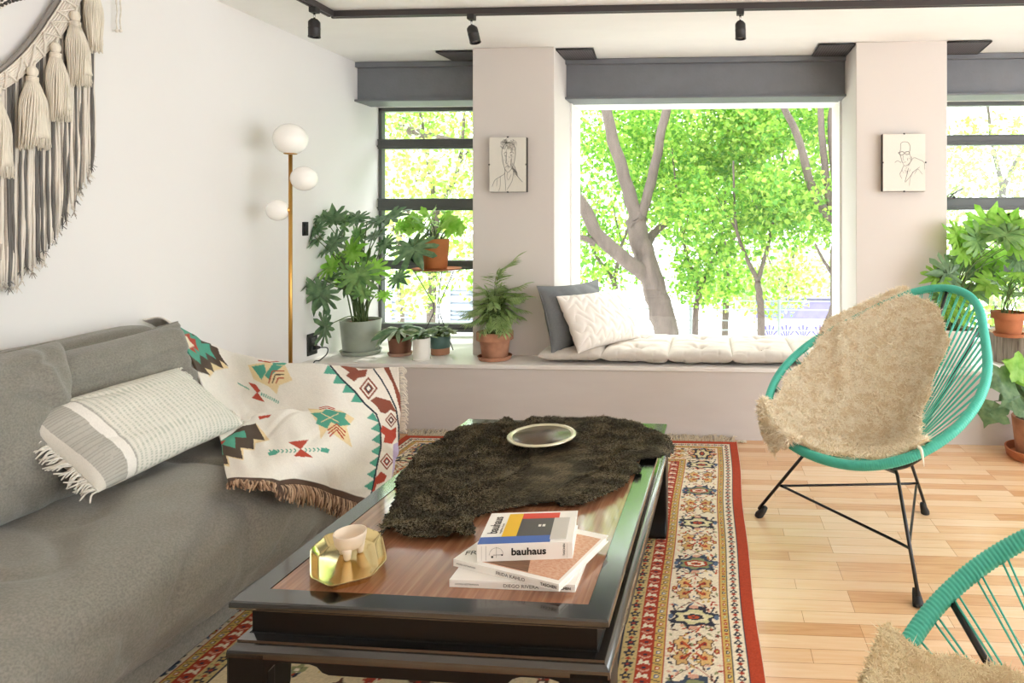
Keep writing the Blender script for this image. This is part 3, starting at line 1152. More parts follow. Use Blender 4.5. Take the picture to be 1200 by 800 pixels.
def blanket():
    rows = [
        # behind the arm and the end of the backrest
        [Vector((-2.20, 2.36, .77)), Vector((-2.20, 2.56, .62)), Vector((-2.17, 2.74, .42)), Vector((-1.78, 2.745, .36)), Vector((-1.36, 2.745, .34))],
        # crest line
        [onX(193, 373, -2.12), onX(248, 405, -2.16), onY(312, 421, 2.70), onY(390, 430, 2.70), onY(467, 431, 2.705)],
        [onX(216, 404, -1.94), onX(268, 438, -2.06), onY(322, 441, 2.58), onY(396, 446, 2.55), onY(468, 455, 2.70)],
        [onX(238, 455, -1.80), onY(283, 472, 2.42), onY(333, 468, 2.42), onY(402, 468, 2.42), onX(468, 482, -1.325)],
        # valley where arm meets seat
        [onZ(252, 492, .455), onZ(298, 497, .425), onZ(345, 488, .415), onX(415, 486, -1.36), onX(468, 503, -1.32)],
        # ridge of the fold
        [onZ(255, 503, .462), onZ(300, 488, .455), onZ(348, 480, .452), onX(424, 488, -1.31), onX(467, 520, -1.305)],
        [onZ(259, 520, .435), onZ(305, 512, .435), onZ(356, 506, .43), onX(420, 512, -1.265), onX(465, 538, -1.27)],
        [onZ(262, 540, .425), onZ(308, 537, .425), onZ(360, 533, .41), onX(414, 545, -1.25), onX(460, 556, -1.25)],
        [onZ(268, 563, .418), onZ(312, 566, .412), onX(362, 570, -1.262), onX(408, 585, -1.235), onX(452, 600, -1.235)],
    ]
    nv, nu = 300, 330
    G = net(rows, nv, nu)
    Nn = normals(G)
    P = np.array([[list(p) for p in r] for r in G])
    Nm = np.array([[list(p) for p in r] for r in Nn])
    wr = np.zeros((nv + 1, nu + 1))
    for i in range(nv + 1):
        for j in range(nu + 1):
            u, v = j / nu, i / nv
            wr[i, j] = .013 * nz(u * 5, v * 7 + 3, 2) + .006 * nz(u * 12, v * 9, 5) + .006 * max(0, 1 - abs(nz(u * 3 + v * 3, v * 4, 9)) * 5)
    P = P + Nm * wr[..., None]
    px, py = proj(P)
    U, V = np.meshgrid(np.linspace(0, 1, nu + 1), np.linspace(0, 1, nv + 1))
    col = np.zeros(P.shape)
    col[:] = hexc('ece7de')

    class D:
        pass

    def poly(pts, c):
        m = np.zeros(px.shape, bool)
        n = len(pts)
        for i in range(n):
            (x1, y1), (x2, y2) = pts[i], pts[(i + 1) % n]
            if y1 == y2:
                continue
            m ^= ((py < y1) != (py < y2)) & (px < (x2 - x1) * (py - y1) / (y2 - y1) + x1)
        col[m] = hexc(c)

    def k1(pts):   # woven motifs traced at two scales
        return [(220 + a / 3.335, 380 + b / 3.335) for a, b in pts]

    def k2(pts):
        return [(180 + a / 7.27, 360 + b / 7.27) for a, b in pts]

    def line(pts, w_, c):
        for (x1, y1), (x2, y2) in zip(pts, pts[1:]):
            L = math.hypot(x2 - x1, y2 - y1) or 1
            a, b = -(y2 - y1) / L * w_ / 2, (x2 - x1) / L * w_ / 2
            poly([(x1 + a, y1 + b), (x2 + a, y2 + b), (x2 - a, y2 - b), (x1 - a, y1 - b)], c)
    TEAL, BRN, RED, TAN, RUST, NAV = '4fa18c', '4f4035', 'b4412c', 'e9d3a6', '8a4a38', '1f2a38'
    # upper end band
    poly(k2([(350, 550), (430, 520), (470, 600), (520, 540), (640, 520), (560, 440), (480, 470)]), TAN)
    poly(k2([(190, 130), (215, 140), (290, 160), (320, 185), (385, 200), (400, 250), (470, 270), (485, 325), (545, 350), (560, 400), (600, 460), (640, 510), (560, 455), (590, 525), (480, 475), (510, 555), (425, 515), (480, 588), (355, 545), (300, 440), (230, 200)]), BRN)
    poly(k2([(215, 165), (305, 185), (325, 245), (385, 240), (400, 310), (470, 315), (480, 370), (528, 445), (435, 390), (455, 452), (385, 405), (395, 488), (310, 420), (270, 360), (230, 250)]), TEAL)
    poly(k2([(235, 240), (300, 225), (305, 265), (350, 275), (355, 320), (382, 378), (330, 345), (362, 398), (300, 355), (240, 300)]), RED)
    poly(k2([(245, 250), (275, 250), (300, 290), (340, 330), (290, 355), (240, 302)]), 'f2e6cf')
    # lower end band
    poly(k1([(80, 490), (265, 388), (322, 455), (265, 468), (262, 495), (215, 492), (218, 535), (160, 520), (165, 560), (130, 550)]), TAN)
    poly(k1([(80, 490), (215, 400), (265, 390), (302, 457), (255, 450), (260, 492), (205, 485), (215, 530), (150, 515), (160, 550), (130, 548), (100, 510)]), BRN)
    poly(k1([(85, 480), (190, 425), (222, 418), (228, 447), (185, 443), (185, 487), (135, 472), (140, 512), (100, 502)]), TEAL)
    poly(k1([(80, 475), (150, 455), (138, 470), (110, 484), (85, 486)]), RED)
    # diamond motif, lower
    poly(k1([(470, 330), (510, 395), (520, 450), (545, 415), (640, 482), (620, 405), (650, 370), (600, 340)]), TAN)
    poly(k1([(480, 350), (525, 346), (540, 333), (590, 345), (620, 350), (612, 370), (636, 395), (592, 400), (560, 384), (545, 410), (500, 390), (508, 370)]), TEAL)
    line(k1([(520, 348), (590, 385)]), 1.0, TAN)
    line(k1([(520, 385), (590, 350)]), 1.0, TAN)
    for q in (0, 14, 28):
        line(k1([(545 + q * .3, 418 + q * .8), (582, 392 + q * .8), (616 - q * .3, 425 + q * .9)]), 1.5, RED)
    for q in (0, 12):
        line(k1([(515, 335 - q * .6), (545, 328 - q * .5), (575, 338 - q * .5)]), 1.0, RED)
    # diamond motif, upper
    poly(k1([(238, 160), (260, 215), (320, 245), (350, 275), (358, 240), (410, 220), (380, 160), (300, 150)]), TAN)
    poly(k1([(252, 165), (300, 158), (308, 188), (290, 218), (272, 190)]), TEAL)
    poly(k1([(302, 200), (330, 160), (372, 165), (345, 186), (318, 215)]), TEAL)
    poly(k1([(330, 152), (390, 152), (378, 162), (335, 160)]), TEAL)
    line(k1([(275, 143), (320, 150), (360, 146)]), 1.2, RED)
    for q in (0, 14, 28):
        line(k1([(318 + q, 232), (332 + q * .8, 184 + q), (378, 184 + q)]), 1.5, RED if q != 14 else BRN)
    # arrows
    poly(k1([(390, 463), (471, 453), (441, 490), (487, 522), (414, 518), (438, 490)]), RED)
    for sg, xx in ((-1, range(318, 430, 16)), (1, range(456, 552, 16))):
        for a in xx:
            line(k1([(a, 500 - (a - 318) * .04 - 7), (a + 9, 500 - (a - 318) * .04), (a, 500 - (a - 318) * .04 + 7)]), 1.3, TEAL)
    poly(k1([(313, 505), (340, 492), (356, 500), (345, 512), (318, 516)]), TEAL)
    poly(k1([(520, 485), (552, 490), (545, 505), (515, 500)]), TEAL)
    poly(k1([(238, 228), (268, 236), (287, 262), (276, 268), (302, 306), (250, 290), (272, 268)]), RED)
    for i in range(6):
        a = 195 + i * 8
        line(k1([(a, 230 + i * 4), (a + 7, 238 + i * 4)]), 1.2, TEAL)
    for i in range(9):
        a = 292 + i * 8
        line(k1([(a, 268 + i * 4), (a - 2, 280 + i * 4)]), 1.4, TEAL)
    poly(k1([(275, 362), (328, 355), (318, 366), (280, 374)]), RED)
    # right end: teal teeth, black line, rust diamonds
    bl = [(545, 150), (600, 215), (650, 262), (690, 312), (735, 352), (750, 400), (752, 480), (735, 560), (720, 640), (705, 700)]
    poly(k1(bl + [(900, 700), (900, 150)]), 'ebe3d8')
    teeth = [(548, 160), (582, 198), (618, 236), (655, 270), (686, 308)]
    for (a, b), (c_, d_) in zip(teeth, teeth[1:]):
        poly(k1([(a, b), (c_, d_), ((a + c_) / 2 - 34, (b + d_) / 2 + 16)]), TEAL)
    teeth = [(722, 345), (745, 385), (750, 425), (752, 470), (746, 515), (736, 560), (728, 605), (716, 650)]
    for (a, b), (c_, d_) in zip(teeth, teeth[1:]):
        poly(k1([(a, b), (c_, d_), ((a + c_) / 2 - 36, (b + d_) / 2 + 4)]), TEAL)
    line(k1(bl), 2.0, NAV)
    line(k1([(715, 160), (755, 215), (785, 270), (812, 330), (822, 400), (822, 540), (800, 640)]), 1.8, NAV)
    poly(k1([(760, 160), (800, 230), (818, 300), (850, 420), (850, 150)]), RUST)
    poly(k1([(785, 160), (812, 230), (850, 330), (850, 150)]), 'ebe3d8')
    poly(k1([(595, 165), (640, 160), (668, 182), (702, 178), (694, 206), (664, 212), (650, 226), (618, 202), (632, 190)]), RUST)
    for cx, cy, s_ in ((705, 252, 46), (792, 374, 30), (775, 536, 34)):
        for q, c_ in ((1, RUST), (.76, 'ebe3d8'), (.56, RUST if cy < 500 else RED), (.38, NAV), (.24, 'ebe3d8')):
            poly(k1([(cx - s_ * q * .8, cy), (cx, cy - s_ * q), (cx + s_ * q * .8, cy), (cx, cy + s_ * q)]), c_)
    poly(k1([(712, 300), (735, 285), (790, 300), (815, 345), (790, 335), (770, 350), (752, 345), (735, 320)]), RUST)
    poly(k1([(758, 395), (790, 415), (812, 400), (812, 440), (795, 468), (762, 462), (768, 435), (750, 420)]), RED)
    poly(k1([(752, 575), (775, 590), (765, 615), (735, 625), (728, 650), (718, 655), (730, 600)]), RED)
    poly(k1([(800, 470), (822, 460), (822, 600), (790, 640), (798, 560)]), 'b9a9c9')
    # hem
    col[V > .978] = hexc('574236')
    nr = np.random.default_rng(8)
    col *= nr.uniform(.93, 1.03, px.shape)[..., None]
    th = thing('throw_blanket', 'cream blanket with teal, rust and brown motifs draped over the sofa arm', 'blanket', (-1.6, 2.4, .4))
    mm = mat('blanket_weave', 'ffffff', .95, attr='pattern', bump=.3, bscale=500, bdist=.002)
    grid_obj('blanket_cloth', P, col, mm, th, solid=.006)
    rr = random.Random(12)
    for nm, cols in (('fringe', ('8d6f58', 'a98b70', '5b463a', 'c7ab90')),):
        for ci, cc in enumerate(cols):
            fr = MB()
            n = 120
            for i in range(n):
                if rr.random() < .12:
                    continue
                j = int((i + rr.random()) / n * nu * .99)
                p = Vector(P[nv, j])
                out = (Vector(P[nv, j]) - Vector(P[nv - 6, j])).normalized()
                side_ = (Vector(P[nv, min(j + 3, nu)]) - Vector(P[nv, max(j - 3, 0)])).normalized()
                nn = Vector(Nm[nv, j])
                if nn.x + nn.z < 0:
                    nn = -nn
                L = rr.uniform(.03, .058)
                a = rr.uniform(-.018, .018)
                g = Vector((.0, 0, -.5 if p.x > -1.35 else -.02))
                q1 = p + out * L * .5 + nn * rr.uniform(.003, .012) + side_ * a * .3 + g * L * .1
                q2 = p + out * L + side_ * a + nn * rr.uniform(.003, .009) + g * L * .4
                q2.z = max(q2.z, .02)
                fr.tube(curve([p, q1, q2], 5), [.0030, .0032, .0032, .003, .0026, .0014], 5)
            obj('fringe', fr, mat('blanket_fringe_%d' % ci, cc, 1.0), th)
    fr = MB()
    for i in range(95):
        v = .12 + .40 * (i + rr.random()) / 95
        ii = int(v * nv)
        p = Vector(P[ii, nu])
        L = rr.uniform(.02, .035)
        fr.tube(curve([p, p + Vector((L * .6, .004, rr.uniform(-.004, .006))), p + Vector((L, .006, rr.uniform(-.02, -.004)))], 4), .0016, 4)
    obj('side_fringe', fr, mat('blanket_side_fringe', 'e6ddcf', 1.0), th)


blanket()

# ------------------------------------------------------------------ coffee table
ZT = .40


def coffee_table():
    t = thing('coffee_table', 'low black lacquered table with brown wood inset top on the rug', 'coffee table', (-.556, 1.78, 0), R(-1.4))
    W2, L2 = .3785, .583

    def ring(mb, prof):
        vs, fs = [], []
        for ins, z in prof:
            a, b = W2 - ins, L2 - ins
            vs += [(-a, -b, z), (a, -b, z), (a, b, z), (-a, b, z)]
        for i in range(len(prof) - 1):
            for j in range(4):
                fs.append((i * 4 + j, i * 4 + (j + 1) % 4, (i + 1) * 4 + (j + 1) % 4, (i + 1) * 4 + j))
        mb.add(vs, fs)
        return mb
    top = ring(MB(), [(.049, .385), (.049, .400), (.004, .4005), (.001, .3985), (0, .395), (0, .3885), (.003, .385), (.009, .3835), (.009, .379), (.013, .377), (.024, .3755), (.028, .372)])
    obj('tabletop_frame', top, M_LAC, t, local=True, ang=30)
    obj('inset_panel', MB().box(-W2 + .0505, W2 - .0505, -L2 + .0505, L2 - .0505, .384, .3985),
        wood_mat('inset_walnut', '8a5c44', '9b6b50', 'b08363', .25, scale=(16, .7, 1), coat=1.0), t, local=True, smooth=False)
    obj('waist', ring(MB(), [(.028, .375), (.028, .326), (.024, .323)]), M_LAC2, t, local=True, smooth=False)
    obj('moulding', ring(MB(), [(.024, .325), (.016, .322), (.010, .320), (.010, .314), (.004, .311), (-.002, .306), (-.003, .300), (-.003, .292), (.02, .292)]), M_LAC, t, local=True, ang=30)
    # aprons with stepped cut-outs
    def apron(n, half):
        leg = .085
        pts = [(-half, .300), (half, .300), (half, .2), (half - leg, .2), (half - leg, .268), (half - leg - .012, .282), (half - leg - .03, .287),
               (half - leg - .085, .287), (half - leg - .10, .283), (half - leg - .112, .272), (half - leg - .125, .268)]
        pts += [(-x, z) for x, z in pts[::-1] if z < .299]
        return pts
    for k, (half, off) in enumerate(((W2 + .003, L2 + .003), (W2 + .003, L2 + .003), (L2 + .003, W2 + .003), (L2 + .003, W2 + .003))):
        pts = apron(40, half - .001)
        sg = 1 if k % 2 else -1
        if k < 2:
            M = Matrix(((1, 0, 0, 0), (0, 0, sg, sg * (off - .022)), (0, 1, 0, 0), (0, 0, 0, 1)))
        else:
            M = Matrix(((0, 0, sg, sg * (off - .022)), (1, 0, 0, 0), (0, 1, 0, 0), (0, 0, 0, 1)))
        obj('apron', MB().prism(pts, 0, .0215, M=M), M_LAC2, t, local=True, smooth=False, bevel=.002)
    for sx in (-1, 1):
        for sy in (-1, 1):
            mb = MB()
            secs = [(.300, .082), (.20, .080), (.09, .066), (.05, .068), (.035, .078), (.018, .080), (.010, .074)]
            vs, fs = [], []
            for z, s_ in secs:
                ox, oy = sx * (W2 + .003), sy * (L2 + .003)
                x1, y1 = ox - sx * s_, oy - sy * s_
                r_ = .010
                for a, b in ((ox, oy), (x1, oy), (x1, y1), (ox, y1)):
                    vs.append((a, b, z))
            for i in range(len(secs) - 1):
                for j in range(4):
                    fs.append((i * 4 + j, i * 4 + (j + 1) % 4, (i + 1) * 4 + (j + 1) % 4, (i + 1) * 4 + j))
            fs.append((24, 25, 26, 27))
            obj('leg', mb.add(vs, fs), M_LAC2, t, local=True, bevel=.006)


coffee_table()


# ------------------------------------------------------------------ fur helpers
def inside(x, y, poly):
    c = False
    n = len(poly)
    for i in range(n):
        x1, y1 = poly[i]
        x2, y2 = poly[(i + 1) % n]
        if (y1 > y) != (y2 > y) and x < (x2 - x1) * (y - y1) / (y2 - y1) + x1:
            c = not c
    return c


def smooth_poly(poly, k=6, jit=0.0, seed=1):
    rr = random.Random(seed)
    out = []
    n = len(poly)
    for i in range(n):
        p = [Vector((*poly[(i + d) % n], 0)) for d in (-1, 0, 1, 2)]
        for a in range(k):
            f = a / k
            q = .5 * ((2 * p[1]) + (p[2] - p[0]) * f + (2 * p[0] - 5 * p[1] + 4 * p[2] - p[3]) * f * f + (3 * p[1] - p[0] - 3 * p[2] + p[3]) * f ** 3)
            out.append((q.x + rr.uniform(-jit, jit), q.y + rr.uniform(-jit, jit)))
    return out


def strands(mb, samples, L, wd, rr, flow=None, flowk=.5, curl=.5, lift=.5):
    """short hair tapers, each two quads wide"""
    V, F = mb.v, mb.f
    for p, n in samples:
        d = Vector((rr.gauss(0, 1), rr.gauss(0, 1), rr.gauss(0, 1)))
        d = d - n * d.dot(n)
        if d.length < 1e-5:
            continue
        d.normalize()
        if flow is not None:
            fl = flow(p) if callable(flow) else flow
            d = (d * (1 - flowk) + fl * flowk)
        l = L * rr.uniform(.6, 1.3)
        a = n * lift + d * (1 - lift)
        a.normalize()
        sd = a.cross(n)
        if sd.length < 1e-5:
            sd = a.orthogonal()
        sd = sd.normalized() * wd * rr.uniform(.7, 1.3)
        bend = Vector((rr.gauss(0, 1), rr.gauss(0, 1), rr.gauss(0, .6))) * l * curl * .4
        m = p + a * l * .55 + bend * .5
        e = m + (a * .45 + d * .25 - n * .15) * l + bend
        o = len(V)
        V += [tuple(p - sd), tuple(p + sd), tuple(m + sd * .8), tuple(m - sd * .8), tuple(e)]
        F += [(o, o + 1, o + 2, o + 3), (o + 3, o + 2, o + 4)]


def tri_samples(G, keep, k, rr):
    """random points with normals on the kept cells of a point grid"""
    out = []
    for i in range(len(G) - 1):
        for j in range(len(G[0]) - 1):
            if not keep[i][j]:
                continue
            a, b, c, d = G[i][j], G[i][j + 1], G[i + 1][j + 1], G[i + 1][j]
            n = (b - a).cross(d - a)
            if n.length < 1e-12:
                continue
            n.normalize()
            for _ in range(k):
                u, v = rr.random(), rr.random()
                out.append((a * (1 - u) * (1 - v) + b * u * (1 - v) + c * u * v + d * (1 - u) * v, n))
    return out


def hide():
    pix = [(447, 626), (455, 600), (466, 574), (463, 562), (478, 545), (492, 530), (515, 515), (540, 500), (560, 496), (580, 497), (596, 489), (606, 495), (640, 492), (700, 491), (738, 492), (757, 499), (772, 506), (788, 516),
           (786, 528), (774, 536), (757, 537), (747, 541), (752, 551), (738, 556), (733, 566), (712, 578), (690, 587), (672, 590), (655, 591), (640, 588), (622, 590), (600, 594), (578, 598), (560, 603), (553, 612), (556, 622), (540, 627), (500, 628), (470, 624), (458, 622)]
    poly = [onZ(x, y, .410)[:2] for x, y in pix]
    poly = smooth_poly(poly, 5, .0025, 3)
    xs, ys = [p[0] for p in poly], [p[1] for p in poly]
    st = .0075
    nx, ny = int((max(xs) - min(xs)) / st) + 2, int((max(ys) - min(ys)) / st) + 2

    def hz(x, y):
        z = ZT + .009 + .006 * nz(x * 9, y * 9, 1) + .003 * nz(x * 25, y * 25, 2)
        q = nz(x * 5 + 3, y * 3.4, 8)
        z += .010 * max(0, 1 - abs(q) * 9)
        z += .016 * math.exp(-((x + .665) ** 2 + (y - 2.33) ** 2) / .0009)
        # over the right-hand edge of the table
        ex = -.185 + (y - 2.0) * .025 + .035
        if x > ex - .02:
            z -= (x - ex + .02) ** 2 * 9
        if y > 2.355:
            z -= (y - 2.355) ** 2 * 14
        return z
    G, keep = [], []
    for i in range(ny):
        G.append([])
        for j in range(nx):
            x, y = min(xs) + j * st, min(ys) + i * st
            G[-1].append(Vector((x, y, hz(x, y))))
    for i in range(ny - 1):
        keep.append([inside(G[i][j].x + st / 2, G[i][j].y + st / 2, poly) for j in range(nx - 1)])
    th = thing('fur_hide', 'dark brown fur hide spread over the far half of the coffee table', 'fur hide', (-.55, 2.0, ZT))
    mb = MB()
    ids = {}
    for i in range(ny - 1):
        for j in range(nx - 1):
            if keep[i][j]:
                f = []
                for a, b in ((i, j), (i, j + 1), (i + 1, j + 1), (i + 1, j)):
                    if (a, b) not in ids:
                        ids[(a, b)] = len(mb.v)
                        mb.v.append(tuple(G[a][b]))
                    f.append(ids[(a, b)])
                mb.f.append(tuple(f))
    skin = obj('skin', mb, mat('hide_skin', '2f281f', .9), th, solid=.003)
    rr = random.Random(9)

    def flow(p):
        a = nz(p.x * 3, p.y * 3, 3) * 2.5 - 1.2
        return Vector((math.cos(a), math.sin(a), 0))
    s = tri_samples(G, keep, 7, rr)
    A, B = MB(), MB()
    dark, light = [], []
    for p, n in s:
        (light if nz(p.x * 14, p.y * 22, 5) + rr.uniform(-.35, .35) > .12 else dark).append((p, n))
    strands(A, dark, .017, .0012, rr, flow, .75, .35, .35)
    strands(B, light, .018, .0012, rr, flow, .75, .35, .35)
    obj('fur', A, mat('hide_fur_dark', '5f5645', .6), th, smooth=False)
    obj('fur', B, mat('hide_fur_light', '96896e', .6), th, smooth=False)


hide()

# ------------------------------------------------------------------ things on the table
cp_ = onZ(635, 513, .436)
pt = thing('shallow_dish', 'round shallow brown dish with pale glassy rim resting on the fur hide', 'dish', (cp_.x, cp_.y, .424))
zz = .424
prof = [(1e-6, zz), (.060, zz), (.066, zz + .002), (.090, zz + .010), (.108, zz + .018), (.1095, zz + .021), (.1065, zz + .0225)]
obj('dish_body', MB().lathe(prof, (cp_.x, cp_.y, 0), 72), mat('dish_glaze_dark', '4c3a24', .2, .3), pt)
prof = [(1e-6, zz + .006), (.070, zz + .007), (.083, zz + .011), (.0885, zz + .016)]
obj('dish_well', MB().lathe(prof, (cp_.x, cp_.y, 0), 72), wood_mat('dish_wood', '7a5d49', '957766', 'ac9482', .28, scale=(3, 12, 1), coat=.2), pt)
prof = [(.0875, zz + .015), (.089, zz + .019), (.097, zz + .0245), (.106, zz + .0265), (.111, zz + .0245), (.112, zz + .0205), (.109, zz + .0185), (.1, zz + .017), (.0875, zz + .015)]
obj('dish_rim', MB().lathe(prof, (cp_.x, cp_.y, 0), 72), mat('dish_rim_metal', 'dcd6bb', .16, .5), pt)


def book(name, label, BL, ang, w, d, h, base, cover, items, loc=None):
    """spine faces the near side; BL = near-left corner at the bottom"""
    th = thing('book', label, 'book', (BL[0], BL[1], base), R(ang), 'art books on the coffee table')
    e = .0022
    hb = .0025
    c = MB()
    c.box(0, w, 0, d, 0, hb)
    c.box(0, w, 0, d, h - hb, h)
    c.box(0, w, 0, .004, hb, h - hb)
    obj('cover', c, M_BOOK if cover is None else cover, th, local=True, smooth=False, bevel=.0006)
    obj('page_block', MB().box(e * 1.5, w - e * 1.5, .004, d - e * 1.5, hb, h - hb), M_PAGES, th, local=True, smooth=False)
    front = Matrix(((1, 0, 0, 0), (0, 0, -1, -.0003), (0, 1, 0, 0), (0, 0, 0, 1)))    # spine plane: x right, y up
    topm = Matrix(((1, 0, 0, 0), (0, 1, 0, 0), (0, 0, 1, h + .0003), (0, 0, 0, 1)))
    Mw = WORLD[th.name]
    lay = 0
    for it in items:
        k = it[0]
        if k == 'rect':
            _, nm, pl_, x0, x1, y0, y1, colr = it
            M = Mw @ (topm if pl_ == 'top' else front)
            lay += 1
            obj(nm, MB().box(x0, x1, y0, y1, -.0003, .00005 + .00008 * lay, M), mat('print_' + colr, colr, .4), th, smooth=False)
        elif k == 'poly':
            _, nm, pts, colr, mt = it
            lay += 1
            obj(nm, MB().prism(pts, -.0003, .0001 + .00015 * lay, Mw @ topm), mt or mat('print_' + colr, colr, .4), th, smooth=False)
        elif k == 'text':
            _, nm, pl_, s, size, x, y, mt, al, rot, sx, bold = it
            M = Mw @ (topm if pl_ == 'top' else front) @ Matrix.Translation((x, y, .0004)) @ Matrix.Rotation(R(rot), 4, 'Z')
            text(nm, s, size, M, mt, th, al, sx, bold=bold, ext=.0001)
        elif k == 'tube':
            _, nm, pl_, pts, r_ = it
            M = Mw @ (topm if pl_ == 'top' else front)
            obj(nm, MB().tube([M @ Vector((a, b, .0002)) for a, b in pts], r_, 4), M_TEXT, th)
    return th


TT = ZT - .0013
M_ILL = mat('cover_photo_dark', '4a3d33', .5, col2='8a6e55', vscale=40)
M_ILL2 = mat('cover_photo_pale', 'd9b79c', .5, col2='c78f72', vscale=120, stretch=(1, 2, 1))
book('diego', 'slim white art book at the bottom of the stack of three', (-.537, 1.283), -1.0, .262, .205, .0155, TT, None, [
    ('text', 'spine_title', 'front', 'DIEGO RIVERA', .0098, .150, .0045, M_GREYTEXT, 'CENTER', 0, 1.15, 0),
    ('text', 'spine_author', 'front', 'ANDREA KETTENMANN', .0042, .012, .006, M_GREYTEXT, 'LEFT', 0, 1.1, 0),
    ('text', 'publisher', 'front', 'TASCHEN', .0078, .253, .005, M_TEXT, 'RIGHT', 0, 1.0, .0001),
    ('rect', 'cover_picture', 'top', .055, .250, .045, .185, '4f463c'),
])
book('frida', 'slim white art book lying askew in the middle of the stack', (-.549, 1.333), -18.2, .260, .212, .0155, TT + .0156, None, [
    ('text', 'spine_title', 'front', 'FRIDA KAHLO', .0098, .145, .0045, M_GREYTEXT, 'CENTER', 0, 1.15, 0),
    ('text', 'spine_author', 'front', 'ANDREA KETTENMANN', .0042, .008, .006, M_GREYTEXT, 'LEFT', 0, 1.1, 0),
    ('text', 'publisher', 'front', 'TASCHEN', .0085, .255, .005, M_TEXT, 'RIGHT', 0, 1.0, .0001),
    ('text', 'cover_title', 'top', 'FRIDA KAHLO', .024, .012, .020, M_GREYTEXT, 'LEFT', 28, 1.0, 0),
    ('poly', 'cover_picture', [(.055, .012), (.252, .012), (.252, .19), (.10, .19)], '', M_ILL2),
    ('poly', 'cover_picture', [(.058, .014), (.178, .014), (.14, .085), (.075, .085)], '', wood_mat('cover_art_brown', '5c4030', '7b5a42', '8f6e52', .5, scale=(3, 40, 1))),
])
book('bauhaus', 'thick white art book with yellow, red, blue and grey blocks on top of the stack', (-.494, 1.322), 7.4, .200, .146, .0365, TT + .0313, None, [
    ('text', 'spine_title', 'front', 'bauhaus', .021, .108, .0125, M_TEXT, 'CENTER', 0, 1.08, .0006),
    ('rect', 'spine_line', 'front', .0185, .0190, .003, .033, '55524e'),
    ('rect', 'spine_line', 'front', .0095, .0099, .003, .033, '8c8882'),
    ('rect', 'spine_line', 'front', .1885, .1889, .003, .033, '8c8882'),
    ('rect', 'spine_mark', 'front', .030, .034, .008, .012, '161616'),
    ('rect', 'spine_mark', 'front', .051, .054, .012, .015, '161616'),
    ('rect', 'spine_mark', 'front', .0405, .0409, .008, .031, '55524e'),
    ('rect', 'spine_mark', 'front', .034, .052, .0138, .0142, '55524e'),
    ('tube', 'spine_arc', 'front', [(.0255 + .0, .014)] + [(.0405 + .014 * math.cos(t), .016 + .013 * math.sin(t)) for t in [R(a) for a in range(175, -15, -12)]], .00025),
    ('text', 'publisher', 'front', 'TASCHEN', .0058, .184, .0075, M_TEXT, 'LEFT', 90, 1.0, .0001),
    ('rect', 'colour_block', 'top', .001, .152, .002, .030, '3d62ae'),
    ('rect', 'colour_block', 'top', .045, .0765, .030, .136, 'e9bb1e'),
    ('rect', 'colour_block', 'top', .0765, .150, .030, .110, '4f4c4b'),
    ('rect', 'colour_block', 'top', .0765, .160, .110, .136, 'd9402c'),
    ('rect', 'colour_block', 'top', .150, .185, .012, .110, 'c9c5bf'),
    ('rect', 'window_mark', 'top', .118, .124, .070, .080, 'efede8'),
    ('rect', 'window_mark', 'top', .127, .133, .070, .080, 'efede8'),
    ('text', 'cover_title', 'top', 'bauhaus', .030, .032, .045, M_TEXT, 'LEFT', 90, .82, .0003),
    ('text', 'cover_author', 'top', 'magdalena droste', .0065, .041, .045, M_GREYTEXT, 'LEFT', 90, 1.0, 0),
])


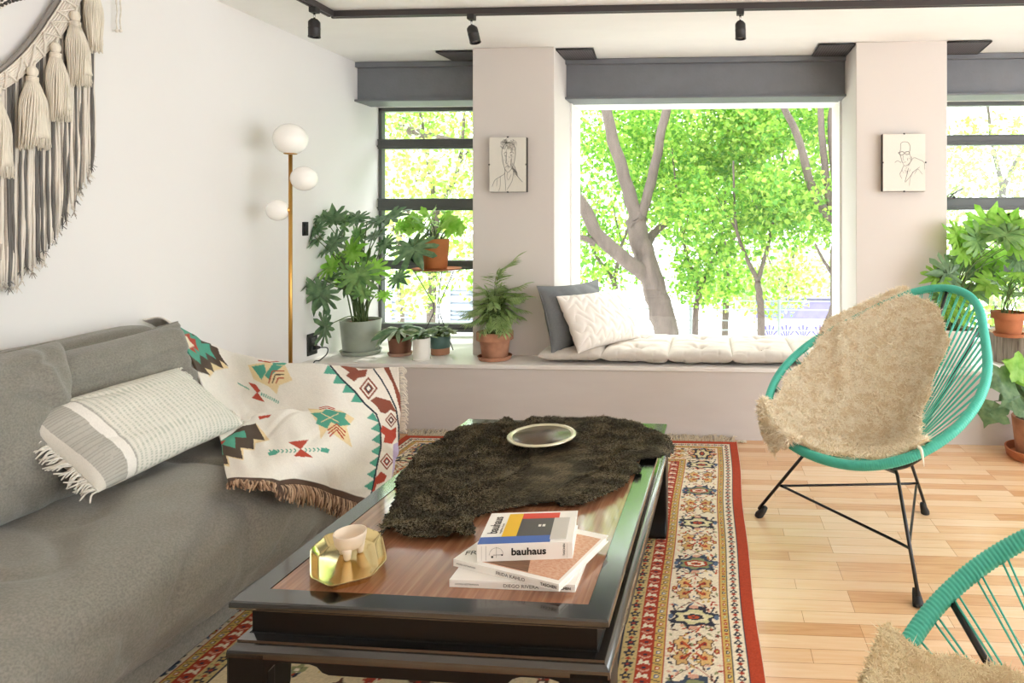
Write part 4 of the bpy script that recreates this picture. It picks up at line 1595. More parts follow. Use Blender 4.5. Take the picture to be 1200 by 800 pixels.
# ---- gold tray
def tray():
    c = Vector((-.797, 1.362, 0))
    ax = R(-57)      # long axis direction
    th = thing('gold_tray', 'small octagonal gold metal tray with flared sides near the table corner', 'tray', (c.x, c.y, TT))

    def loop(a, b, ch, z):
        out = []
        for i in range(64):
            t_ = 2 * PI * (i + .5) / 64
            ct, st_ = math.cos(t_), math.sin(t_)
            q = (abs(ct) ** 4.2 + abs(st_) ** 4.2) ** (-1 / 4.2)
            # blend the rounded rectangle towards an octagon
            oc = 1 / max(abs(ct), abs(st_), (abs(ct) + abs(st_)) / 1.52)
            q = min(q, oc * 1.01) * .5 + min(q, oc) * .5
            X_, Y_ = a * q * ct, b * q * st_
            out.append(c + Vector((X_ * math.cos(ax) - Y_ * math.sin(ax), X_ * math.sin(ax) + Y_ * math.cos(ax), z)))
        return out
    A, B = .124, .073
    secs = [(A * .86, B * .80, .030, TT + .0005), (A * .97, B * .96, .034, TT + .017), (A, B, .035, TT + .0185), (A * 1.0, B * 1.0, .035, TT + .0198), (A * .975, B * .965, .034, TT + .0193), (A * .86, B * .80, .031, TT + .005), (A * .81, B * .74, .029, TT + .0028)]
    vs, fs = [], []
    for s_ in secs:
        vs += loop(*s_)
    k = 64
    for i in range(len(secs) - 1):
        for j in range(k):
            fs.append((i * k + j, i * k + (j + 1) % k, (i + 1) * k + (j + 1) % k, (i + 1) * k + j))
    fs.append(tuple((len(secs) - 1) * k + j for j in range(k)))
    fs.append(tuple(range(k - 1, -1, -1)))
    obj('tray_body', MB().add(vs, fs), mat('polished_gold', 'e4cd95', .13, 1.0), th, ang=35)
    # three-legged cup
    cx, cy = -.806, 1.385
    z0 = TT + .0035
    cup = thing('ceramic_cup', 'small cream ceramic cup on stubby legs standing in the gold tray', 'cup', (cx, cy, z0))
    m = mat('cream_ceramic', 'e9dac6', .45, var=.06, vscale=40)
    pr = [(1e-6, .016), (.016, .017), (.026, .022), (.031, .031), (.0335, .045), (.0345, .052), (.0335, .0535), (.0315, .052), (.0300, .043), (.026, .030), (.018, .025), (1e-6, .024)]
    obj('bowl', MB().lathe([(r, z + z0) for r, z in pr], (cx, cy, 0), 48), m, cup)
    for k_ in range(3):
        a = R(-75 + 120 * k_)
        d = Vector((math.cos(a), math.sin(a), 0))
        p = Vector((cx, cy, z0))
        obj('leg', MB().tube([p + d * .0205 + Vector((0, 0, .024)), p + d * .021 + Vector((0, 0, .014)), p + d * .0205 + Vector((0, 0, .004)), p + d * .020 + Vector((0, 0, .0005))], [.0105, .0085, .0072, .0055], 16), m, cup)


tray()

# ------------------------------------------------------------------ round cord chairs
def rim_pt(ph, k=1.0):
    r = .3844 + .0466 * math.cos(ph) + .0077 * math.cos(2 * ph) - .034 * math.cos(3 * ph)
    t, s = r * math.cos(ph), r * math.sin(ph)
    return Vector((-s, t, .63 - .653 * t - .032 * t * t + .062 * s * s))


CUP = Vector((0, .03, .272))


def cord_chair():
    t = thing('cord_chair', 'turquoise round cord chair with black wire legs on the wood floor', 'chair', (0, 0, 0), 0, 'turquoise cord chairs')
    n = 1500
    pts, rs = [], []
    for i in range(n):
        a = 2 * PI * i / n
        pts.append(rim_pt(a))
        rs.append(.0158 + .0010 * math.sin(i * 2 * PI / 3.75) + .0006 * nz(i * .02, 0))
    obj('wrapped_rim', MB().tube(pts, rs, 10, closed=True), M_TEAL, t, local=True)
    mb = MB()
    rr = random.Random(6)
    npair = 58
    for i in range(npair):
        a = 2 * PI * (i + .5) / npair
        for e in (-.011, .011):
            p = rim_pt(a + e)
            q = CUP + Vector((-.045 * math.sin(a + e * 2), .045 * math.cos(a + e * 2), 0))
            d = (q - p).normalized()
            p0 = p + d * .012
            mid = p.lerp(q, .5) - Vector((0, 0, .006 + rr.uniform(0, .004)))
            mb.tube(curve([p0, mid, q], 6), .0021, 5)
    obj('seat_cords', mb, M_TEAL, t, local=True)
    mb = MB().tube([CUP + Vector((.046 * math.cos(a), .046 * math.sin(a), 0)) for a in [2 * PI * i / 40 for i in range(40)]], .0075, 8, closed=True)
    obj('centre_ring', mb, M_TEAL, t, local=True)
    feet = [Vector((.352, .325, 0)), Vector((-.352, .325, 0)), Vector((0, -.23, 0))]
    tops = [Vector((.175, .19, .325)), Vector((-.175, .19, .325)), Vector((0, -.095, .31))]
    for f, tp in zip(feet, tops):
        up = f + Vector((0, 0, .03))
        end = CUP + (Vector((tp.x, tp.y - .03, 0)).normalized()) * .05 + Vector((0, 0, -.02))
        lg = obj('leg', MB().tube([up, up.lerp(tp, .5), tp.lerp(up, .06), tp + Vector((0, 0, -.012)), tp.lerp(end, .12) + Vector((0, 0, -.012)), end], .0062, 8), M_BLACK, t, local=True)
        d = (tp - f).normalized()
        p0 = f + d * .004
        obj('rubber_foot', MB().tube([Vector((f.x, f.y, .0)), p0 + Vector((0, 0, .004)), p0 + d * .03, p0 + d * .045], [.0165, .0165, .0125, .009], 14), mat('black_rubber', '1b1a1a', .7), lg, local=True)
    # triangular brace
    B = [feet[0].lerp(tops[0], .40), feet[1].lerp(tops[1], .40), feet[2].lerp(tops[2], .42)]
    c = (B[0] + B[1] + B[2]) / 3
    ring = []
    for i in range(3):
        a, b = B[i], B[(i + 1) % 3]
        o = (B[i] - c).normalized() * .012
        ring += [a + (b - a).normalized() * .03 + o * .0, a.lerp(b, .35), a.lerp(b, .65), b - (b - a).normalized() * .03, b + (b - c).normalized() * .008]
    obj('brace', MB().tube(ring, .0048, 8, closed=True), mat('dark_steel', '3a393b', .25, .8), t, local=True)
    for a in (58, -58, 135, -135, 180):
        p = rim_pt(R(a))
        q = CUP + (Vector((p.x, p.y - .03, 0))).normalized() * .055 + Vector((0, 0, -.022))
        m = p.lerp(q, .55) + Vector((0, 0, -.022))
        obj('strut', MB().tube(curve([p + (q - p).normalized() * .012 + Vector((0, 0, -.004)), m, q], 8), .0065, 8), M_BLACK, t, local=True)
    return t


chair = cord_chair()
CH1 = ((.655, 2.4215, .0005), R(217.9 - 90))
CH2 = ((.622, .776, .0005), R(175.3 - 90))
chair.location, chair.rotation_euler = CH1[0], (0, 0, CH1[1])
chair['label'] = 'whole turquoise cord chair with black wire legs, facing the rug beside the window bench'
c2 = dup(chair, CH2[0], CH2[1])
c2['label'] = 'turquoise cord chair cut off by the bottom right corner, nearest the camera'


def sheepskin(name, label, cfg, table, seed, lcol):
    loc, rz = cfg
    th = thing(name, label, 'sheepskin', loc, rz, 'sheepskins on the cord chairs')
    tb = sorted(table)

    def rmax(d):
        d = (d + 180) % 360 - 180
        pts = tb + [(tb[0][0] + 360, tb[0][1])]
        if d < tb[0][0]:
            d += 360
        for (a, b), (c, e) in zip(pts, pts[1:]):
            if a <= d <= c:
                f = (d - a) / (c - a)
                f = f * f * (3 - 2 * f)
                return b * (1 - f) + e * f
        return tb[0][1]
    na, nr_ = 260, 56
    G = []
    for i in range(na + 1):
        d = -180 + 360 * i / na
        ph = R(d)
        rm = rmax(d) * (1 + .05 * nz(math.cos(ph) * 4, math.sin(ph) * 4, seed) + .022 * nz(math.cos(ph) * 14, math.sin(ph) * 14, seed))
        row = []
        rp = rim_pt(ph)
        out = Vector((rp.x, rp.y, 0)).normalized()
        for j in range(nr_ + 1):
            q = rm * j / nr_
            if q <= .97:
                p = CUP + (rp - CUP) * q
                p.z += .018 * (1 - q) ** 2 + .019
                nrm = Vector((0, 0, 1))
                p.z += .008 * nz(p.x * 7, p.y * 7, seed) + .004 * nz(p.x * 26, p.y * 26, seed) + .004 * nz(p.x * 60, p.y * 60, seed)
                # soft crease down the left flank
                cr = abs(p.x * .75 + (p.y - .06) * .6 - .13)
                if p.x > .02:
                    p.z += .016 * math.exp(-(cr / .03) ** 2)
            else:
                e = q - .97
                p = CUP + (rp - CUP) * .97
                p.z += .019 + .022 * min(1, e * 14)
                a = min(e / .12, 1) * PI * .5
                p = p + out * (.050 * math.sin(a)) + Vector((0, 0, .016 * math.sin(a * 2)))
                p.z -= max(0, e - .05) * .42
                p = p + out * (.012 * nz(ph * 5, q * 9, seed) * min(1, e * 8))
            row.append(p)
        G.append(row)
    obj('skin', MB().grid(G), mat('sheep_leather', 'dcc9a6', .9), th, local=True, solid=.004)
    rr = random.Random(seed)
    smp = []
    keep = [[True] * nr_ for _ in range(na)]
    for i in range(na):
        for j in range(nr_):
            a, b, c, d = G[i][j], G[i][j + 1], G[i + 1][j + 1], G[i + 1][j]
            n = (b - a).cross(d - a)
            ar = n.length
            if ar < 1e-10:
                continue
            n.normalize()
            if n.z < 0 and j < nr_ * .8:
                n = -n
            k = ar * (230000 if seed == 21 else 520000)
            k = int(k) + (1 if rr.random() < k % 1 else 0)
            for _ in range(k):
                u, v = rr.random(), rr.random()
                smp.append((a * (1 - u) * (1 - v) + b * u * (1 - v) + c * u * v + d * (1 - u) * v, n))
            if j == nr_ - 1:
                o_ = (b - a).normalized()
                for _ in range(4):
                    smp.append((b.lerp(c, rr.random()), (n + o_ * 1.6).normalized()))
    L = MB()
    D = MB()
    la, da = [], []
    for p, n in smp:
        (la if nz(p.x * 40, p.y * 40, p.z * 40) + rr.uniform(-.3, .3) > -.02 else da).append((p, n))
    k_ = .62 if seed == 33 else 1.0
    strands(L, la, .0125 * k_, .0017 * k_, rr, None, 0, 1.0, .38)
    strands(D, da, .0105 * k_, .0017 * k_, rr, None, 0, 1.0, .32)
    obj('wool', L, mat('wool_light_' + lcol[0], lcol[0], .95), th, local=True, smooth=False)
    obj('wool', D, mat('wool_dark_' + lcol[1], lcol[1], .95), th, local=True, smooth=False)
    if seed == 21:
        for k, (a, b) in enumerate(((48, 1.0), (40, .98))):
            p = CUP + (rim_pt(R(a)) - CUP) * 1.03
            o = Vector((p.x, p.y, 0)).normalized()
            if k == 0:
                obj('skin_tail', MB().tube(curve([p + Vector((0, 0, .02)), p + o * .03 + Vector((0, 0, .022)), p + o * .05 + Vector((0, -.005, -.02))], 6), [.006, .006, .005, .005, .004, .003, .001], 6), mat('wool_light_' + lcol[0], lcol[0], .95), th, local=True)
    return th


T1 = [(-180, .84), (-170, .88), (-160, .96), (-150, 1.08), (-140, 1.11), (-120, 1.11), (-108, 1.09), (-98, .97), (-88, .93), (-75, .88), (-62, .89), (-50, .92), (-40, 1.10), (-30, 1.20), (-20, 1.20), (-12, 1.10), (-5, .99),
      (5, .93), (15, .90), (25, .92), (35, .93), (45, .97), (51, 1.0), (57, .78), (65, .55), (72, .47), (82, .41), (95, .385), (110, .41), (122, .47), (135, .47), (145, .52), (155, .70), (165, .72), (172, .78)]
sheepskin('sheepskin', 'cream sheepskin spread over the whole turquoise chair by the window bench', CH1, T1, 21, ('f6ecd6', 'e6d4b4'))
T2 = [(-180, .8), (-150, .8), (-120, .76), (-100, .74), (-88, .72), (-81, .70), (-76, .60), (-70, .60), (-62, .62), (-54, .74), (-47, .84), (-40, 1.04), (-20, 1.14), (0, 1.1), (20, 1.0), (40, .9), (60, .8), (90, .7), (120, .7), (150, .78)]
sheepskin('sheepskin', 'cream sheepskin on the chair in the bottom right corner, half out of frame', CH2, T2, 33, ('f0e4c4', 'dcc8a0'))

# ------------------------------------------------------------------ cushions on the window bench
M_PAD = mat('natural_cotton', 'c9c1b8', .95, var=.04, vscale=60, bump=.25, bscale=700, bdist=.002)
M_PILG = mat('slate_linen', '6d6f70', .9, var=.12, vscale=120, bump=.3, bscale=700, bdist=.002)


def pad(x0, x1, y0, y1, label, seed, plain=False):
    w, d = x1 - x0 + .006, y1 - y0
    c = Vector(((x0 + x1) / 2, (y0 + y1) / 2, ZB + .0445))
    M = Matrix.Translation(c)
    tf = [(0, -d * .25), (0, d * .25)] if not plain else [(.03, d * .25)]

    def dim(x, y):
        v = 0
        for a, b in tf:
            r = math.hypot(x - a, y - b)
            v -= .034 * math.exp(-(r / .034) ** 2) + .006 * math.exp(-(r / .08) ** 2)
            an = math.atan2(y - b, x - a)
            v += .0065 * math.cos(an * 6 + seed) * math.exp(-(r / .10) ** 2) * min(1, r / .03)
        if not plain:
            v -= .012 * math.exp(-(y / .012) ** 2)
        # tucks along the front edge
        for q in (-w * .25, w * .02, w * .28):
            v -= .007 * math.exp(-((x - q) / .006) ** 2) * max(0, 1 - abs(y + d / 2) / .05)
        return v
    th = thing('seat_pad', label, 'seat pad', (c.x, c.y, ZB), 0, 'quilted pads on the window bench')
    a, b = pillow_pts(w=w, h=d, t=.078, p=7.0 if not plain else 4.5, pinch=.012, seed=seed, wr=.007, nx=90, ny=90, puff=.42, dimple=dim)
    mb = MB()
    mb.grid([[M @ p for p in r] for r in a])
    mb.grid([[M @ Vector((p.x, p.y, max(p.z, -.044))) for p in r] for r in b[::-1]])
    obj('pad_cover', mb, M_PAD, th)
    for k, (p, q) in enumerate(tf):
        obj('tuft_button', MB().ball((c.x + p, c.y + q, c.z + .016), .006, 8), M_PAD, th)


XS = [onY(x, 425, 3.40).x for x in (632, 705, 783, 858, 932, 1008)]
LB = ['smooth off-white seat pad at the left end under the two pillows', 'tufted off-white seat pad second from the left on the bench',
      'tufted off-white seat pad in the middle of the bench', 'tufted off-white seat pad fourth from the left, nearest the chair', 'tufted off-white seat pad at the right end, half behind the chair']
for i in range(5):
    pad(XS[i], XS[i + 1], 3.372, 3.93, LB[i], 2.3 * i + 1, plain=(i == 0))

# pillows
BL, right, up = Vector((-.835, 3.43, .455)), Vector((.26, .40, 0)), Vector((-.135, -.02, .31))
c = BL + right * .5 + up * .5
Mg = frame(c, right, up)
th = thing('throw_pillow', 'slate grey linen pillow leaning against the left pillar on the bench', 'pillow', (c.x, c.y, .455))
obj('pillow_cover', pillow(Mg, w=.46, h=.36, t=.13, p=3.2, pinch=.05, seed=4.4, wr=.012, nx=60, ny=50, corner=.05), M_PILG, th)
obj('piping', seam_tube(Mg, .46, .36, .05, .0035, corner=.05), M_PILG, th)


def wavy_pillow():
    BL, BR, TL = Vector((-.735, 3.385, .462)), Vector((-.46, 3.80, .462)), Vector((-.86, 3.46, .715))
    right, up = BR - BL, TL - BL
    c = BL + right * .5 + up * .5 + Vector((.03, -.03, .004))
    M = frame(c, right, up)

    def dim(x, y):
        a = y * 95 + 2.2 * math.sin(x * 75 + 1.2 * math.sin(y * 30))
        return .012 * (abs(math.sin(a * .5 + x * 18)) ** .7) - .004
    th = thing('throw_pillow', 'white pillow with raised wavy ribs in front of the grey pillow', 'pillow', (c.x, c.y, .46))
    a, b = pillow_pts(w=.50, h=.325, t=.14, p=3.0, pinch=.05, seed=6.1, wr=.006, nx=200, ny=160, dimple=dim, corner=.03)
    mb = MB()
    mb.grid([[M @ p for p in r] for r in a])
    mb.grid([[M @ p for p in r] for r in b[::-1]])
    obj('pillow_cover', mb, mat('white_ribbed_wool', 'e9e2da', .95, bump=.3, bscale=400, bdist=.002), th)


wavy_pillow()

# ------------------------------------------------------------------ floor lamp
lx, ly = -1.997, 2.93
t = thing('floor_lamp', 'slim brass floor lamp with three white globes between sofa and bench', 'floor lamp', (lx, ly, 0))
obj('base', MB().lathe([(1e-6, 0.001), (.12, .001), (.122, .004), (.122, .012), (.119, .015), (1e-6, .016)], (lx, ly, 0), 48), M_BRASS, t)
obj('pole', MB().tube([(lx, ly, .014), (lx, ly, 1.468)], .0085, 16), M_BRASS, t)
for gx, gy, gz, r, cap, an in ((lx, ly, 1.535, .074, 1, 0), (lx + .067, ly, 1.348, .058, 0, 1), (lx - .055, ly - .01, 1.198, .050, 0, -1)):
    o = obj('globe', MB().ball((gx, gy, gz), r, 24), M_OPAL, t)
    if cap:
        obj('globe_cap', MB().lathe([(1e-6, 1.462), (.026, 1.463), (.030, 1.466), (.030, 1.472), (1e-6, 1.473)], (lx, ly, 0), 32), M_BRASS, t)
    else:
        e = Vector((gx, gy, gz)) - Vector((lx, ly, gz))
        e.normalize()
        obj('globe_cap', MB().tube([Vector((lx, ly, gz)), Vector((lx, ly, gz)) + e * .012, Vector((lx, ly, gz)) + e * .016], [.011, .014, .017], 20), M_BRASS, t)


# ------------------------------------------------------------------ macrame wall hanging
def macrame():
    XW = XL

    def w(px, py, off=.02):
        return onX(px, py, XW + off)
    t = thing('macrame_wall_hanging', 'large cream and grey macrame hanging with tassels on the left wall', 'wall hanging', tuple(w(0, 60)))
    upE = [(-75, 122), (-40, 107), (0, 88), (29, 63), (47, 41), (60, 22), (72, 3), (84, -22), (92, -60)]
    loE = [(-75, 142), (-40, 127), (0, 106), (20, 93), (40, 75), (67, 47), (83, 22), (93, 2), (103, -24), (112, -60)]
    U = curve([w(x, y, .045) for x, y in upE], 60)
    Lw = curve([w(x, y, .045) for x, y in loE], 60)
    for k in range(8):
        f = k / 7
        pts = [a.lerp(b, f) + Vector((.004 * math.sin(PI * f), 0, 0)) for a, b in zip(U, Lw)]
        obj('band_cord', MB().tube(pts, .0032, 6), M_CREAMROPE, t)
    obj('hoop', MB().tube([p + Vector((-.018, 0, 0)) for p in U], .009, 10), mat('grey_wood_hoop', '8f8a84', .6), t)
    mb = MB()
    for i in range(1, 60, 5):
        j = min(i + 3, 60)
        a, b = U[i] + Vector((.007, 0, 0)), Lw[j] + Vector((.007, 0, 0))
        mb.tube([a + Vector((-.01, 0, .0)), a, a.lerp(b, .5) + Vector((.003, 0, 0)), b, b + Vector((-.01, 0, 0))], .0034, 6)
        j2 = min(i + 5, 60)
        a2 = U[j2] + Vector((.008, 0, 0))
        mb.tube([b, b.lerp(a2, .5) + Vector((.004, 0, 0)), a2], .0034, 6)
    obj('zigzag_wrap', mb, M_CREAMROPE, t)
    # hanging ropes
    rr = random.Random(17)
    bot = [(-30, 362), (0, 344), (15, 339), (34, 321), (50, 308), (63, 286), (75, 262), (85, 250), (98, 218), (108, 198), (113, 176)]

    def interp(tab, x):
        for (a, b), (c, d) in zip(tab, tab[1:]):
            if a <= x <= c:
                return b + (d - b) * (x - a) / (c - a)
        return tab[-1][1] if x > tab[-1][0] else tab[0][1]
    lo_s = sorted(loE)
    x = -18.0
    cyc = ['g', 'c', 'c', 't', 'g', 'c', 'c', 'g', 't', 'c', 'c', 't', 'c', 'g', 'g', 'c']
    i = 0
    while x < 112:
        c = cyc[i % len(cyc)]
        i += 1
        top = interp(lo_s, x) - 6
        if x > 104:
            top = rr.uniform(20, 60)
        b = interp(bot, x) + rr.uniform(-16, 3)
        off = {'g': .032, 't': .026, 'c': .030}[c] + rr.uniform(-.003, .003)
        n = 16
        ph = rr.uniform(0, 6)
        pts = []
        for k in range(n + 1):
            f = k / n
            sway = (math.sin(f * 13 + ph) * .5 + math.sin(f * 5 + ph * 2) * .8) * f
            pts.append(w(x + sway * 1.7, top + (b - top) * f, off) + Vector((.003 * math.sin(f * 17 + ph) * f, 0, 0)))
        r = rr.uniform(.0032, .0048)
        rad = [r * (1 + .10 * math.sin(k * 2.1 + ph)) for k in range(n)] + [r * .7]
        mb = MB().tube(pts, rad, 7)
        e = pts[-1]
        for q in range(5):
            d = Vector((rr.uniform(-.004, .008), rr.uniform(-.012, .014), rr.uniform(-.024, -.004)))
            mb.tube([pts[-2], e, e + d], [r * .5, r * .5, .0008], 4)
        obj('rope_strand', mb, {'g': M_GREYROPE, 't': M_TAUPE, 'c': M_CREAMROPE}[c], t)
        x += rr.uniform(1.7, 2.5)
    # tassels
    for hx, hy, bx0, bx1, by in ((-6, 104, -22, 18, 207), (38, 82, 21, 61, 174), (65, 54, 57, 85, 141), (88, 17, 80, 109, 100), (108, -22, 104, 121, 60)):
        top = w(hx, hy, .062)
        mb = MB()
        ns = 130
        for q in range(ns):
            a = 2 * PI * q / ns * 3.0
            rad = .35 + .65 * ((q * 37 % ns) / ns) ** .5
            yb = w((bx0 + bx1) / 2 + (bx1 - bx0) / 2 * rad * math.cos(a), by + rr.uniform(-7, 3), .062 + .034 * rad * math.sin(a))
            neck = w(hx, hy + 12, .062) + Vector((.012 * math.sin(a), .012 * math.cos(a), 0))
            m = neck.lerp(yb, .35) + Vector((.010 * math.sin(a) * rad, .016 * math.cos(a) * rad, 0))
            m2 = neck.lerp(yb, .7) + Vector((.004 * math.sin(a) * rad, .006 * math.cos(a) * rad, 0)) + Vector((rr.uniform(-.003, .003), rr.uniform(-.003, .003), 0))
            mb.tube(curve([neck, m, m2, yb], 7), [.002, .0022, .0023, .0023, .0022, .002, .0018, .0012], 5)
        # solid heart so it is not see-through
        hb = w((bx0 + bx1) / 2, by - 12, .062)
        wY = abs(w(bx1, by).y - w(bx0, by).y) / 2
        neck = w(hx, hy + 12, .062)
        core = curve([neck, neck.lerp(hb, .3), neck.lerp(hb, .7), hb], 10)
        mb.tube(core, [.010 + (wY * .72 - .010) * (k / 10) ** .75 for k in range(11)], 14)
        ts = obj('tassel', mb, M_TASSEL, t)
        hd = MB().ball(top + Vector((0, 0, -.006)), .0145, 12, 1.35)
        for q in range(4):
            zc = neck.z + .004 * q - .004
            hd.tube([Vector((neck.x + .0135 * math.cos(a), neck.y + .0135 * math.sin(a), zc)) for a in [2 * PI * s_ / 18 for s_ in range(18)]], .0026, 5, closed=True)
        hd.tube([top, w(hx + 3, hy - 10, .055)], .004, 6)
        obj('tassel_head', hd, M_TASSEL, ts)
    # small inner ring of dark bobbles
    mb = MB()
    for i in range(16):
        f = i / 15
        p = w(-34 + 66 * f, 32 - 34 * f - 8 * math.sin(f * 3), .03)
        q = w(-32 + 66 * f, 24 - 34 * f - 8 * math.sin(f * 3), .03)
        mb.ball(p, .0065, 8)
        mb.tube([p, q], .003, 5)
    obj('bobble_row', mb, mat('charcoal_yarn', '45423f', .95), t)
    mb = MB()
    for k in range(4):
        mb.tube(curve([w(-40, 22 - k * 5, .03), w(-10, 14 - k * 5, .03), w(16, -2 - k * 5, .03), w(30, -22 - k * 5, .03)], 20), .0035, 6)
    obj('inner_band', mb, M_CREAMROPE, t)
    c = thing('hanging_cord', 'thin knotted cream cord hanging from above beside the macrame', 'cord', tuple(w(139, 38)))
    for dx in (-2.6, 2.6):
        pts = [w(139 + dx * (1 - f * .2) + .5 * math.sin(f * 20), -40 + 74 * f, .02) for f in [k / 30 for k in range(31)]]
        obj('twisted_cord', MB().tube(pts, [.0024 + .0007 * math.sin(k * 2.2) for k in range(31)], 6), M_CREAMROPE, c)
        obj('end_knot', MB().ball(w(139 + dx * .9, 36, .02), .0062, 10), M_CREAMROPE, c)


macrame()

# ------------------------------------------------------------------ plants
def leaf_mat(name, c, c2=None, rough=.35, tr=.25):
    return mat(name, c, rough, col2=c2, vscale=30, transl=tr, detail=2)


LM_DARK = leaf_mat('leaf_deep_green', '4d6e4c', '76946a')
LM_MID = leaf_mat('leaf_mid_green', '5d8a4c', '8ab068')
LM_BRIGHT = leaf_mat('leaf_bright_green', '86c342', 'abd968', tr=.55)
LM_PALM = leaf_mat('leaf_palm_green', '7d9a58', 'a9bf80', tr=.3)
LM_GREY = leaf_mat('leaf_grey_green', '8aa283', 'c3d0b4', tr=.2)
LM_SUC = leaf_mat('leaf_succulent', '4d6a44', '8ca26c', tr=.2)
M_STEM = mat('plant_stem', '55693a', .6)


def lobed(nl, a0, rt0, rt1, rs, cy, wl=.55, tip=.7):
    """one side of a lobed leaf: list of (x, y); base first, tip last"""
    out = [(0, 0)]
    step = (a0 - 12) / nl
    for i in range(nl):
        a = a0 - step * i
        f = i / max(nl - 1, 1)
        rt = rt0 + (rt1 - rt0) * f
        for da, r in ((.49, rs), (.34, rt * .80), (.08, rt), (-.25, rt * .88), (-.44, rs * 1.08)):
            t = R(a + da * step)
            out.append((r * math.sin(t), cy + r * math.cos(t) * (1.0 if math.cos(t) > 0 else .8)))
    out.append((wl * .12, cy + tip * .72))
    out.append((0, cy + tip))
    return out


OUT = {
    'split': lobed(5, 152, .48, .60, .27, .34, tip=.66),
    'splitwide': lobed(4, 142, .50, .58, .30, .30, tip=.64),
    'maple': lobed(2, 120, .48, .55, .36, .28, tip=.66),
    'lance': [(0, 0), (.05, .08), (.085, .25), (.10, .45), (.085, .65), (.05, .85), (0, 1)],
    'oval': [(0, 0), (.16, .08), (.26, .25), (.29, .45), (.24, .68), (.12, .88), (0, 1)],
    'strap': [(0, 0), (.07, .05), (.10, .3), (.11, .55), (.085, .8), (.04, .93), (0, 1)],
}


def add_leaf(mb, base, d, n, L, kind, droop=.25, fold=.25, wob=0.0, W=1.0, seed=0):
    d = Vector(d).normalized()
    n = Vector(n)
    n = (n - d * n.dot(d))
    n = n.normalized() if n.length > 1e-5 else d.orthogonal().normalized()
    x = d.cross(n).normalized()
    O = OUT[kind]
    k = len(O)
    cy = .34 if kind in ('split', 'splitwide', 'maple') else None
    vs, fs = [], []
    B = Vector(base)

    def pos(a, b):
        z = fold * abs(a) - droop * (b ** 2) * .6 - droop * .9 * a * a
        z += wob * nz(a * 3 + seed, b * 3, seed)
        return B + (x * a * W + d * b + n * z) * L
    for sg in (-1, 1):
        o = len(vs)
        for i, (a, b) in enumerate(O):
            if cy:
                m = min(max(cy + (b - cy) * .30, 0), 1.0) if 0 < i < k - 1 else b
                if i == 0:
                    m = 0
            else:
                m = b
            vs.append(pos(0, m))
            vs.append(pos(sg * (a + m * 0) * .5 if cy else sg * a * .5, (m + b) / 2))
            vs.append(pos(sg * a, b))
        for i in range(k - 1):
            for q in (0, 1):
                f = (o + i * 3 + q, o + (i + 1) * 3 + q, o + (i + 1) * 3 + q + 1, o + i * 3 + q + 1)
                fs.append(f if sg > 0 else f[::-1])
    mb.add(vs, fs)


def pot(t, x, y, z, r0, r1, h, m, rim=None, saucer=None, sm=None, soil=True, name='pot'):
    th_ = .006
    pr = [(1e-6, z + .001), (r0 * .96, z + .001), (r0, z + .004)]
    if rim:
        rh, ro = rim
        pr += [(r0 + (r1 - r0) * .75, z + h - rh), (r1 + ro, z + h - rh + .001), (r1 + ro, z + h - .003), (r1 + ro - .003, z + h)]
        pin = r1 + ro - th_ * 1.6
    else:
        pr += [(r0 + (r1 - r0) * .5, z + h * .5), (r1, z + h - .003), (r1 - .002, z + h)]
        pin = r1 - th_
    pr += [(pin, z + h), (pin - .002, z + h - .025), (pin - .004, z + h - .03)]
    p = obj(name, MB().lathe(pr, (x, y, 0), 48), m, t, ang=40)
    if soil:
        mb = MB()
        n = 14
        G = []
        for i in range(n + 1):
            row = []
            for j in range(25):
                r = (pin - .002) * i / n
                a = 2 * PI * j / 24
                row.append(Vector((x + r * math.cos(a), y + r * math.sin(a), z + h - .018 + .006 * nz(r * 60 + j, a * 3, x))))
            G.append(row)
        obj('soil', mb.grid(G), M_SOIL, t)
    if saucer:
        rs, hs = saucer
        obj('saucer', MB().lathe([(1e-6, z - .004), (rs * .86, z - .004), (rs * .9, z - .004), (rs, z + hs), (rs - .005, z + hs + .001), (rs * .86, z + .003), (1e-6, z + .003)], (x, y, .0), 48), sm or m, t, ang=40)
    return p


def petiole(mb, a, b, sag=.0, out=.0, r0=.0035, r1=.002, n=8, lean=None):
    a, b = Vector(a), Vector(b)
    m = a.lerp(b, .5) + Vector((0, 0, 1)) * ((b - a).length * .16 - sag)
    hor = Vector((b.x - a.x, b.y - a.y, 0))
    m -= hor * .12
    P = curve([a, m, b], n)
    mb.tube(P, [r0 + (r1 - r0) * i / n for i in range(n + 1)], 6)


PXM = lambda d: d / FPX       # metres per pixel at depth d

